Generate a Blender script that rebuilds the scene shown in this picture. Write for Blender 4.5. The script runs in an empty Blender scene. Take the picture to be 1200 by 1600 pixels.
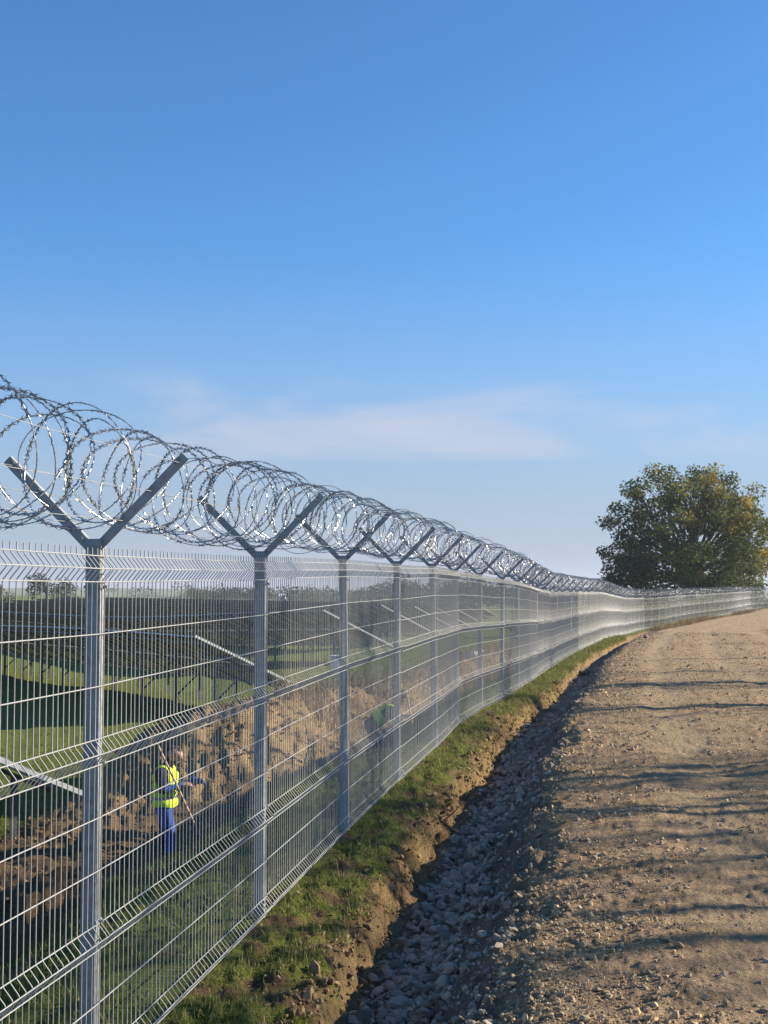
import bpy, math, random
import numpy as np
from mathutils import Vector, Matrix

rng = np.random.default_rng(7)
random.seed(7)
scene = bpy.context.scene
COL = scene.collection
R = math.radians

# ------------------------------------------------------------------ camera, sky, sun, exposure
CAM_Z = 1.85
FPX = 2040.0                       # focal length in pixels of the 1200 x 1600 photograph
cam_data = bpy.data.cameras.new('camera')
cam = bpy.data.objects.new('camera', cam_data)
COL.objects.link(cam)
cam_data.sensor_fit = 'VERTICAL'
cam_data.sensor_height = 36.0
cam_data.lens = FPX / 1600.0 * 36.0
cam_data.clip_start = 0.05
cam_data.clip_end = 30000.0
cam.location = (0, 0, CAM_Z)
cam.rotation_euler = (R(90) + math.atan(125.0 / FPX), 0, 0)
scene.camera = cam

SUN_AZ, SUN_EL = 78.0, 22.0        # degrees, clockwise from +Y (the view) / above the horizon
sun_dir = Vector((math.sin(R(SUN_AZ)) * math.cos(R(SUN_EL)), math.cos(R(SUN_AZ)) * math.cos(R(SUN_EL)), math.sin(R(SUN_EL))))
sl = bpy.data.lights.new('sun', 'SUN')
sl.energy = 5.0
sl.angle = R(0.53)
sl.color = (1.0, 0.87, 0.67)
sun = bpy.data.objects.new('sun', sl)
COL.objects.link(sun)
sun.rotation_euler = sun_dir.to_track_quat('Z', 'Y').to_euler()
sun.location = (60, 20, 40)

world = bpy.data.worlds.new('World')
scene.world = world
world.use_nodes = True
wn, wl = world.node_tree.nodes, world.node_tree.links
wn.clear()
w_out = wn.new('ShaderNodeOutputWorld')
w_bg = wn.new('ShaderNodeBackground')
w_bg.inputs['Strength'].default_value = 0.084
sky = wn.new('ShaderNodeTexSky')
sky.sky_type = 'NISHITA'
sky.sun_disc = False
sky.sun_elevation = R(SUN_EL)
sky.sun_rotation = R(SUN_AZ)
sky.altitude = 150
sky.air_density = 1.0
sky.dust_density = 0.10
sky.ozone_density = 4.0
tc = wn.new('ShaderNodeTexCoord')
mp = wn.new('ShaderNodeMapping')
mp.inputs['Scale'].default_value = (2.4, 2.4, 13.0)
mp.inputs['Rotation'].default_value = (0.0, R(4.0), R(12))
mp.inputs['Location'].default_value = (2.48, 0.69, 2.5)
cn = wn.new('ShaderNodeTexNoise')
cn.inputs['Scale'].default_value = 1.35
cn.inputs['Detail'].default_value = 4.5
cn.inputs['Roughness'].default_value = 0.52
cn.inputs['Distortion'].default_value = 0.5
cr = wn.new('ShaderNodeMapRange')
cr.interpolation_type = 'SMOOTHSTEP'
cr.inputs['From Min'].default_value = 0.47
cr.inputs['From Max'].default_value = 0.73
cr.inputs['To Min'].default_value = 0.0
cr.inputs['To Max'].default_value = 0.75
cm = wn.new('ShaderNodeMixRGB')
cm.inputs['Color2'].default_value = (3.7, 3.85, 4.5, 1)
wl.new(tc.outputs['Generated'], mp.inputs['Vector'])
wl.new(mp.outputs['Vector'], cn.inputs['Vector'])
wl.new(cn.outputs['Fac'], cr.inputs['Value'])
sx = wn.new('ShaderNodeSeparateXYZ')                # sin(elevation) of the direction looked at
wl.new(tc.outputs['Generated'], sx.inputs['Vector'])
def wmap(a, b, va, vb, kind='SMOOTHSTEP'):
    x = wn.new('ShaderNodeMapRange'); x.interpolation_type = kind
    x.inputs['From Min'].default_value = a; x.inputs['From Max'].default_value = b
    x.inputs['To Min'].default_value = va; x.inputs['To Max'].default_value = vb
    wl.new(sx.outputs['Z'], x.inputs['Value'])
    return x.outputs['Result']
def wmul(a, b):
    x = wn.new('ShaderNodeMath'); x.operation = 'MULTIPLY'
    wl.new(a, x.inputs[0]); wl.new(b, x.inputs[1])
    return x.outputs[0]
band = wmul(wmap(0.06, 0.11, 0, 1), wmap(0.148, 0.178, 1, 0))     # cirrus lies low over the land
wl.new(wmul(cr.outputs['Result'], band), cm.inputs['Fac'])
tint = wn.new('ShaderNodeMixRGB'); tint.blend_type = 'MULTIPLY'; tint.inputs['Fac'].default_value = 1.0
tint.inputs['Color2'].default_value = (0.46, 0.855, 1.11, 1)
wl.new(sky.outputs['Color'], tint.inputs['Color1'])
hz_ = wn.new('ShaderNodeMixRGB')                     # ground haze greys the lowest sky, all the way round
hz_.inputs['Color2'].default_value = (2.35, 2.68, 3.42, 1)
wl.new(wmap(-0.02, 0.275, 0.96, 0.0), hz_.inputs['Fac'])
wl.new(tint.outputs['Color'], hz_.inputs['Color1'])
wl.new(hz_.outputs['Color'], cm.inputs['Color1'])
wl.new(cm.outputs['Color'], w_bg.inputs['Color'])
wl.new(w_bg.outputs['Background'], w_out.inputs['Surface'])

vs = scene.view_settings
vs.view_transform = 'Standard'
vs.look = 'None'
vs.exposure = 1.02
vs.gamma = 1.0
vs.use_curve_mapping = False
scene.render.engine = 'CYCLES'
scene.cycles.use_denoising = True
scene.cycles.denoiser = 'OPENIMAGEDENOISE'
scene.cycles.denoising_prefilter = 'NONE'
scene.cycles.max_bounces = 6
scene.cycles.volume_bounces = 0

# ------------------------------------------------------------------ helpers
def tag(o, label=None, cat=None, group=None, kind=None):
    if label: o['label'] = label
    if cat: o['category'] = cat
    if group: o['group'] = group
    if kind: o['kind'] = kind
    return o

def empty(name, loc=(0, 0, 0), parent=None):
    o = bpy.data.objects.new(name, None)
    COL.objects.link(o)
    o.location = loc
    o.empty_display_size = 0.2
    if parent: o.parent = parent
    return o

def mesh_np(name, V, F, smooth=False):
    """V (n,3); F list of index arrays (m,3) or (m,4)"""
    V = np.asarray(V, dtype=np.float32).reshape(-1, 3)
    F = [np.asarray(f, dtype=np.int32) for f in F if len(f)]
    me = bpy.data.meshes.new(name)
    me.vertices.add(len(V))
    me.vertices.foreach_set('co', V.ravel())
    loops = np.concatenate([f.ravel() for f in F])
    sizes = np.concatenate([np.full(len(f), f.shape[1], dtype=np.int32) for f in F])
    starts = np.concatenate([[0], np.cumsum(sizes)[:-1]]).astype(np.int32)
    me.loops.add(len(loops))
    me.loops.foreach_set('vertex_index', loops)
    me.polygons.add(len(sizes))
    me.polygons.foreach_set('loop_start', starts)
    me.polygons.foreach_set('use_smooth', np.full(len(sizes), bool(smooth)))
    me.update(calc_edges=True)
    return me

def attr(me, name, values, domain='POINT'):
    a = me.attributes.new(name, 'FLOAT', domain)
    a.data.foreach_set('value', np.asarray(values, dtype=np.float32))

def obj(name, me, mat=None, parent=None, loc=None):
    o = bpy.data.objects.new(name, me)
    COL.objects.link(o)
    for m in (mat if isinstance(mat, (list, tuple)) else [mat]):
        if m and m.name not in [x.name for x in me.materials if x]:
            me.materials.append(m)
    if parent: o.parent = parent
    if loc is not None: o.location = loc
    return o

class MB:
    """collects geometry for one mesh, with material slots"""
    def __init__(s):
        s.V = []; s.F3 = []; s.F4 = []; s.M3 = []; s.M4 = []; s.n = 0
    def add(s, V, F, mi=0):
        V = np.asarray(V, dtype=float).reshape(-1, 3)
        F = np.asarray(F, dtype=int) + s.n
        s.V.append(V); s.n += len(V)
        if F.shape[1] == 3: s.F3.append(F); s.M3.append(np.full(len(F), mi))
        else: s.F4.append(F); s.M4.append(np.full(len(F), mi))
    def box(s, c, size, rot=None, mi=0):
        h = np.array(size) / 2
        v = np.array([[x, y, z] for x in (-1, 1) for y in (-1, 1) for z in (-1, 1)]) * h
        if rot is not None: v = v @ np.array(rot).T
        s.add(v + np.array(c), [[0, 1, 3, 2], [4, 6, 7, 5], [0, 4, 5, 1], [2, 3, 7, 6], [0, 2, 6, 4], [1, 5, 7, 3]], mi)
    def bar(s, a, b, w, h, up=(0, 0, 1), mi=0):
        a = np.array(a, float); b = np.array(b, float)
        d = b - a; L = np.linalg.norm(d); d /= L
        x = np.cross(d, up); x /= np.linalg.norm(x); y = np.cross(x, d)
        s.box((a + b) / 2, (w, L, h), np.stack([x, d, y], 1), mi)
    def tube(s, P, r, sides=6, mi=0, caps=True):
        V, F = tube(P, r, sides)
        n0 = s.n
        s.add(V, F, mi)
        if caps and sides == 4:
            m = len(V)
            s.F4.append(np.array([[n0 + 3, n0 + 2, n0 + 1, n0], [n0 + m - 4, n0 + m - 3, n0 + m - 2, n0 + m - 1]])); s.M4.append(np.array([mi, mi]))
    def mesh(s, name, smooth=False):
        F, M = [], []
        if s.F3: F.append(np.concatenate(s.F3)); M.append(np.concatenate(s.M3))
        if s.F4: F.append(np.concatenate(s.F4)); M.append(np.concatenate(s.M4))
        me = mesh_np(name, np.concatenate(s.V), F, smooth)
        M = np.concatenate(M)
        if M.max() > 0: me.polygons.foreach_set('material_index', M.astype(np.int32))
        return me
    def build(s, name, mat, parent=None, smooth=False):
        me = s.mesh(name, smooth)
        mats = mat if isinstance(mat, (list, tuple)) else [mat]
        for m in mats: me.materials.append(m)
        o = bpy.data.objects.new(name, me)
        COL.objects.link(o)
        if parent: o.parent = parent
        return o

def tube(P, r, sides=6):
    P = np.asarray(P, float)
    n = len(P)
    T = np.gradient(P, axis=0)
    T /= np.linalg.norm(T, axis=1)[:, None] + 1e-12
    ref = np.array([0.31, 0.17, 0.93]) if abs(T[:, 2]).mean() < 0.8 else np.array([0.93, 0.2, 0.1])
    X = np.cross(T, ref); X /= np.linalg.norm(X, axis=1)[:, None] + 1e-12
    Y = np.cross(T, X)
    a = np.arange(sides) * 2 * math.pi / sides + math.pi / 4
    r = np.broadcast_to(np.asarray(r, float), (n,))
    V = P[:, None, :] + r[:, None, None] * (np.cos(a)[None, :, None] * X[:, None, :] + np.sin(a)[None, :, None] * Y[:, None, :])
    i = np.arange(n - 1)[:, None] * sides
    j = np.arange(sides)[None, :]; k = (j + 1) % sides
    F = np.stack([i + j, i + k, i + sides + k, i + sides + j], -1).reshape(-1, 4)
    return V.reshape(-1, 3), F

# gradient noise
_perm = np.random.default_rng(3).permutation(4096)
_grad = np.random.default_rng(4).uniform(0, 2 * math.pi, 4096)
def pnoise(x, y):
    x = np.asarray(x, float); y = np.asarray(y, float)
    xi = np.floor(x).astype(int); yi = np.floor(y).astype(int)
    xf = x - xi; yf = y - yi
    def g(ix, iy, dx, dy):
        h = _grad[_perm[(_perm[ix & 4095] + iy) & 4095]]
        return np.cos(h) * dx + np.sin(h) * dy
    u = xf * xf * xf * (xf * (xf * 6 - 15) + 10); v = yf * yf * yf * (yf * (yf * 6 - 15) + 10)
    a = g(xi, yi, xf, yf); b = g(xi + 1, yi, xf - 1, yf)
    c = g(xi, yi + 1, xf, yf - 1); d = g(xi + 1, yi + 1, xf - 1, yf - 1)
    return ((a + (b - a) * u) * (1 - v) + (c + (d - c) * u) * v) * 1.5
def fbm(x, y, o=4, gain=0.5):
    t = 0; a = 1.0; f = 1.0
    for k in range(o):
        t = t + a * pnoise(x * f + 17.3 * k, y * f - 9.1 * k); a *= gain; f *= 2.03
    return t
def sstep(a, b, x):
    t = np.clip((x - a) / (b - a), 0, 1)
    return t * t * (3 - 2 * t)

# ------------------------------------------------------------------ materials
def new_mat(name):
    m = bpy.data.materials.new(name)
    m.use_nodes = True
    nt = m.node_tree
    return m, nt.nodes, nt.links, nt.nodes['Principled BSDF']

def mix(n, l, fac, a, b, blend='MIX'):
    x = n.new('ShaderNodeMixRGB'); x.blend_type = blend
    for sock, v in (('Fac', fac), ('Color1', a), ('Color2', b)):
        if hasattr(v, 'node'): l.new(v, x.inputs[sock])
        elif sock == 'Fac': x.inputs[sock].default_value = v
        else: x.inputs[sock].default_value = (*v, 1) if len(v) == 3 else v
    return x.outputs['Color']

def noise(n, l, scale, detail=4, rough=0.55, vec=None, dist=0.0):
    x = n.new('ShaderNodeTexNoise')
    x.inputs['Scale'].default_value = scale; x.inputs['Detail'].default_value = detail
    x.inputs['Roughness'].default_value = rough; x.inputs['Distortion'].default_value = dist
    if vec is not None: l.new(vec, x.inputs['Vector'])
    return x.outputs['Fac']

def ramp(n, l, fac, a, b, va=0.0, vb=1.0):
    x = n.new('ShaderNodeMapRange')
    x.inputs['From Min'].default_value = a; x.inputs['From Max'].default_value = b
    x.inputs['To Min'].default_value = va; x.inputs['To Max'].default_value = vb
    l.new(fac, x.inputs['Value'])
    return x.outputs['Result']

def attr_node(n, name):
    x = n.new('ShaderNodeAttribute'); x.attribute_name = name
    return x.outputs['Fac']

def bump(n, l, height, strength, dist, bsdf):
    x = n.new('ShaderNodeBump')
    x.inputs['Strength'].default_value = strength; x.inputs['Distance'].default_value = dist
    l.new(height, x.inputs['Height']); l.new(x.outputs['Normal'], bsdf.inputs['Normal'])

def simple(name, col, rough=0.6, metal=0.0, var=0.0, vscale=6.0, spec=0.5):
    m, n, l, b = new_mat(name)
    b.inputs['Roughness'].default_value = rough
    b.inputs['Metallic'].default_value = metal
    b.inputs['Specular IOR Level'].default_value = spec
    if var > 0:
        co = n.new('ShaderNodeTexCoord')
        f = noise(n, l, vscale, 5, 0.6, co.outputs['Object'])
        c = mix(n, l, ramp(n, l, f, 0.3, 0.7), tuple(max(0, x * (1 - var)) for x in col), tuple(min(1, x * (1 + var)) for x in col))
        l.new(c, b.inputs['Base Color'])
        l.new(ramp(n, l, f, 0.3, 0.7, rough * 0.85, min(1, rough * 1.15)), b.inputs['Roughness'])
    else:
        b.inputs['Base Color'].default_value = (*col, 1)
    return m

GALV = simple('galvanised_steel', (0.30, 0.315, 0.33), 0.5, 0.3, 0.28, 34.0)
ARMM = simple('matt_galvanised_arm', (0.33, 0.345, 0.355), 0.62, 0.15, 0.2, 34.0)
WIRE = simple('galvanised_wire', (0.32, 0.325, 0.33), 0.6, 0.2, 0.12, 30.0)
RAZOR = simple('razor_wire_steel', (0.30, 0.30, 0.31), 0.28, 0.85, 0.25, 30.0)
RAZOR_CORE = simple('razor_wire_core', (0.52, 0.52, 0.53), 0.3, 0.8, 0.15, 30.0)
ALU = simple('aluminium_frame', (0.74, 0.74, 0.72), 0.45, 0.2, 0.06, 4.0)
FRAME = simple('dark_anodised_frame', (0.55, 0.56, 0.58), 0.45, 0.15, 0.05, 4.0)
PANEL = simple('solar_glass', (0.010, 0.011, 0.016), 0.3, 0.0, 0.0)
LEGM = simple('dark_galvanised_leg', (0.16, 0.165, 0.17), 0.5, 0.6, 0.15, 8.0)
PURL = simple('zinc_purlin', (0.22, 0.225, 0.23), 0.55, 0.2, 0.12, 8.0)
WOOD = simple('pale_wood', (0.50, 0.33, 0.16), 0.6, 0.0, 0.2, 30.0)
CABM = simple('white_painted_metal', (0.78, 0.79, 0.80), 0.4, 0.0, 0.05, 5.0)

def make_ground_mat():
    m, n, l, b = new_mat('earth_and_grass')
    co = n.new('ShaderNodeTexCoord').outputs['Object']
    n_big = noise(n, l, 0.7, 4, 0.6, co)
    n_mid = noise(n, l, 6.0, 6, 0.65, co)
    n_fine = noise(n, l, 60.0, 5, 0.7, co)
    n_vf = noise(n, l, 240.0, 3, 0.7, co)
    # soil: light brown to ochre
    soil = mix(n, l, ramp(n, l, n_mid, 0.32, 0.68), (0.115, 0.073, 0.042), (0.30, 0.20, 0.105))
    soil = mix(n, l, ramp(n, l, n_fine, 0.35, 0.7), mix(n, l, 0.5, soil, (0.06, 0.04, 0.025)), soil)
    och = mix(n, l, ramp(n, l, n_fine, 0.3, 0.7), (0.34, 0.225, 0.105), (0.64, 0.46, 0.235))
    soil = mix(n, l, attr_node(n, 'ochre'), soil, och)
    # gravel road: pale tan-grey with stony speckle
    grav = mix(n, l, ramp(n, l, n_mid, 0.3, 0.7), (0.345, 0.243, 0.140), (0.56, 0.402, 0.238))
    v = n.new('ShaderNodeTexVoronoi'); v.inputs['Scale'].default_value = 42.0
    l.new(co, v.inputs['Vector'])
    sp = n.new('ShaderNodeSeparateColor'); l.new(v.outputs['Color'], sp.inputs['Color'])
    speck = ramp(n, l, sp.outputs['Red'], 0.0, 1.0, 0.62, 1.38)
    sc = n.new('ShaderNodeCombineColor')
    for k in ('Red', 'Green', 'Blue'): l.new(speck, sc.inputs[k])
    grav = mix(n, l, 0.75, grav, sc.outputs['Color'], 'MULTIPLY')
    grav = mix(n, l, ramp(n, l, n_big, 0.45, 0.75, 0, 0.45), grav, (0.30, 0.205, 0.108))
    rutc = mix(n, l, ramp(n, l, n_fine, 0.3, 0.7), (0.41, 0.312, 0.195), (0.52, 0.40, 0.25))
    mr = n.new('ShaderNodeMath'); mr.operation = 'MULTIPLY'; l.new(attr_node(n, 'rut'), mr.inputs[0]); mr.inputs[1].default_value = 0.7
    grav = mix(n, l, mr.outputs[0], grav, rutc)
    base = mix(n, l, attr_node(n, 'gravel'), soil, grav)
    # ditch: bluish grey crushed stone dust
    base = mix(n, l, attr_node(n, 'ditch'), base, mix(n, l, ramp(n, l, n_fine, 0.3, 0.7), (0.20, 0.152, 0.11), (0.37, 0.295, 0.22)))
    # grass
    gr = mix(n, l, ramp(n, l, n_mid, 0.3, 0.7), (0.040, 0.062, 0.013), (0.105, 0.138, 0.030))
    gr = mix(n, l, ramp(n, l, n_fine, 0.35, 0.7), gr, (0.115, 0.135, 0.035))
    gr = mix(n, l, 1.0, gr, (1.62, 1.55, 1.2), 'MULTIPLY')
    gr = mix(n, l, ramp(n, l, n_big, 0.55, 0.8, 0, 0.7), gr, (0.19, 0.155, 0.065))
    ga = attr_node(n, 'grass')
    add = n.new('ShaderNodeMath'); add.operation = 'ADD'
    l.new(ga, add.inputs[0]); l.new(ramp(n, l, n_mid, 0.2, 0.8, -0.35, 0.35), add.inputs[1])
    base = mix(n, l, ramp(n, l, add.outputs[0], 0.38, 0.62), base, gr)
    l.new(base, b.inputs['Base Color'])
    b.inputs['Roughness'].default_value = 0.95
    b.inputs['Specular IOR Level'].default_value = 0.15
    ad = n.new('ShaderNodeMath'); ad.operation = 'MULTIPLY_ADD'
    l.new(n_vf, ad.inputs[0]); ad.inputs[1].default_value = 0.35; l.new(n_fine, ad.inputs[2])
    n_lump = noise(n, l, 19.0, 3, 0.6, co)
    a2 = n.new('ShaderNodeMath'); a2.operation = 'MULTIPLY_ADD'
    l.new(n_lump, a2.inputs[0]); a2.inputs[1].default_value = 1.3; l.new(ad.outputs[0], a2.inputs[2])
    a3 = n.new('ShaderNodeMath'); a3.operation = 'MULTIPLY_ADD'
    l.new(v.outputs['Distance'], a3.inputs[0]); a3.inputs[1].default_value = -0.5; l.new(a2.outputs[0], a3.inputs[2])
    bump(n, l, a3.outputs[0], 1.0, 0.034, b)
    return m
GROUND = make_ground_mat()

def stone_mat(name, c1, c2, scale=3.0):
    m, n, l, b = new_mat(name)
    oi = n.new('ShaderNodeObjectInfo').outputs['Random']
    at = attr_node(n, 'tone')
    ad = n.new('ShaderNodeMath'); ad.operation = 'ADD'; l.new(oi, ad.inputs[0]); l.new(at, ad.inputs[1])
    fr = n.new('ShaderNodeMath'); fr.operation = 'FRACT'; l.new(ad.outputs[0], fr.inputs[0])
    co = n.new('ShaderNodeTexCoord').outputs['Object']
    f = noise(n, l, 28.0, 5, 0.65, co)
    c = mix(n, l, fr.outputs[0], c1, c2)
    c = mix(n, l, ramp(n, l, f, 0.3, 0.75, 0, 0.5), c, tuple(0.45 * x for x in c1))
    l.new(c, b.inputs['Base Color'])
    b.inputs['Roughness'].default_value = 0.9
    b.inputs['Specular IOR Level'].default_value = 0.2
    bump(n, l, f, 0.5, 0.01, b)
    return m
STONE = stone_mat('grey_crushed_stone', (0.27, 0.215, 0.165), (0.56, 0.465, 0.36))
PEBBLE = stone_mat('tan_road_pebble', (0.31, 0.225, 0.13), (0.70, 0.53, 0.325))
BOULDER = stone_mat('pale_fieldstone', (0.20, 0.16, 0.12), (0.30, 0.245, 0.185))

def leaf_mat(name, cols, trans=0.35):
    m, n, l, b = new_mat(name)
    at = attr_node(n, 'tone')
    cr_ = n.new('ShaderNodeValToRGB')
    e = cr_.color_ramp.elements
    e[0].position = 0.0; e[0].color = (*cols[0], 1)
    e[1].position = 1.0; e[1].color = (*cols[-1], 1)
    for k, c in enumerate(cols[1:-1]):
        q = e.new((k + 1) / (len(cols) - 1)); q.color = (*c, 1)
    l.new(at, cr_.inputs['Fac'])
    l.new(cr_.outputs['Color'], b.inputs['Base Color'])
    b.inputs['Roughness'].default_value = 0.6
    b.inputs['Specular IOR Level'].default_value = 0.25
    tr = n.new('ShaderNodeBsdfTranslucent'); l.new(cr_.outputs['Color'], tr.inputs['Color'])
    ms = n.new('ShaderNodeMixShader'); ms.inputs['Fac'].default_value = trans
    l.new(b.outputs['BSDF'], ms.inputs[1]); l.new(tr.outputs['BSDF'], ms.inputs[2])
    l.new(ms.outputs['Shader'], n['Material Output'].inputs['Surface'])
    return m
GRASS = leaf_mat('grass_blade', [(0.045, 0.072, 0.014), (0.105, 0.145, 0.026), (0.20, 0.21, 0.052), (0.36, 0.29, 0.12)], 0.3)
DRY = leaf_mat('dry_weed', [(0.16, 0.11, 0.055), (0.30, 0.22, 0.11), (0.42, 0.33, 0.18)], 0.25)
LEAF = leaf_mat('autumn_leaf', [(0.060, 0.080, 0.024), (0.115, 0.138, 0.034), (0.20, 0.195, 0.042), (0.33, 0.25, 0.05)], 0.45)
FARLEAF = leaf_mat('far_leaf', [(0.022, 0.034, 0.014), (0.045, 0.06, 0.02), (0.10, 0.085, 0.03)], 0.15)
BARK = simple('bark', (0.075, 0.058, 0.045), 0.9, 0.0, 0.35, 5.0, 0.15)

# ------------------------------------------------------------------ fence line
CP = np.array([(-6.8, -28), (-3.70, -10), (-1.99, 0), (-1.126, 5.08), (-0.7045, 7.6), (-0.27, 10.22), (0.13, 12.59), (0.573, 14.99),
               (0.94, 17.4), (1.44, 19.85), (1.98, 22.3), (2.50, 24.75), (4.34, 34.6), (9.3, 55.8), (13.5, 73), (16.25, 82.6), (16.85, 84.4), (17.6, 86.1), (24.5, 104), (33, 124), (37.6, 137), (43, 151),
               (60, 172), (95, 200), (200, 260), (420, 360)], float)
ZP = np.array([-0.05, -0.05, -0.05, -0.03, 0.0, 0.046, 0.06, 0.09, 0.08, 0.06, 0.03, 0.0, -0.185, -0.2, -0.52, -0.56, -0.57, -0.56, -0.40, -0.22, -0.15, -0.10, 0.2, 0.5, 0.5, 0.5])
def hermite(t, tk, y):
    d = np.gradient(y, tk)
    i = np.clip(np.searchsorted(tk, t) - 1, 0, len(tk) - 2)
    h = tk[i + 1] - tk[i]; q = (t - tk[i]) / h
    return ((1 + 2 * q) * (1 - q) ** 2 * y[i] + q * (1 - q) ** 2 * h * d[i] + q * q * (3 - 2 * q) * y[i + 1] + q * q * (q - 1) * h * d[i + 1])
_t = np.concatenate([[0], np.cumsum(np.linalg.norm(np.diff(CP, axis=0), axis=1))])
_tt = np.linspace(0, _t[-1], 90000)
FX, FY, FZ = hermite(_tt, _t, CP[:, 0]), hermite(_tt, _t, CP[:, 1]), np.interp(_tt, _t, ZP)
FS = np.concatenate([[0], np.cumsum(np.hypot(np.diff(FX), np.diff(FY)))])
S_P1 = FS[np.argmin((FX + 1.126) ** 2 + (FY - 5.08) ** 2)]
def fence_at(s):
    """point and unit direction at arc length s measured from the first post in view"""
    q = s + S_P1
    p = np.array([np.interp(q, FS, FX), np.interp(q, FS, FY), np.interp(q, FS, FZ)])
    a = np.array([np.interp(q + 0.3, FS, FX), np.interp(q + 0.3, FS, FY)]); b = np.array([np.interp(q - 0.3, FS, FX), np.interp(q - 0.3, FS, FY)])
    d = a - b; d /= np.linalg.norm(d)
    return p, d
# coarse polyline for offsets
_qs = np.concatenate([np.arange(0, 140 + S_P1, 0.6), np.arange(140 + S_P1, FS[-1], 4.0)])
QX, QY, QZ = np.interp(_qs, FS, FX), np.interp(_qs, FS, FY), np.interp(_qs, FS, FZ)
def fence_coords(x, y):
    x = np.asarray(x, float).ravel(); y = np.asarray(y, float).ravel()
    U = np.empty(len(x)); S = np.empty(len(x)); Z = np.empty(len(x))
    ax, ay = QX[:-1], QY[:-1]; dx, dy = np.diff(QX), np.diff(QY); L2 = dx * dx + dy * dy
    mx, my = ax + dx / 2, ay + dy / 2
    for i in range(0, len(x), 20000):
        px, py = x[i:i + 20000], y[i:i + 20000]
        k = np.argmin((px[:, None] - mx[None]) ** 2 + (py[:, None] - my[None]) ** 2, axis=1)
        best = None
        for o in (-1, 0, 1):
            kk = np.clip(k + o, 0, len(ax) - 1)
            t = np.clip(((px - ax[kk]) * dx[kk] + (py - ay[kk]) * dy[kk]) / L2[kk], 0, 1)
            ex, ey = px - ax[kk] - t * dx[kk], py - ay[kk] - t * dy[kk]
            d = np.hypot(ex, ey); sg = np.sign(dx[kk] * -ey + dy[kk] * ex)
            s_ = _qs[kk] + t * np.sqrt(L2[kk]) - S_P1; z_ = QZ[kk] + t * (QZ[kk + 1] - QZ[kk])
            if best is None: best = [d, sg, s_, z_]
            else:
                w = d < best[0]
                for a_, b_ in zip(best, (d, sg, s_, z_)): a_[w] = b_[w]
        U[i:i + 20000] = best[0] * best[1]; S[i:i + 20000] = best[2]; Z[i:i + 20000] = best[3]
    return U, S, Z

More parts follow.
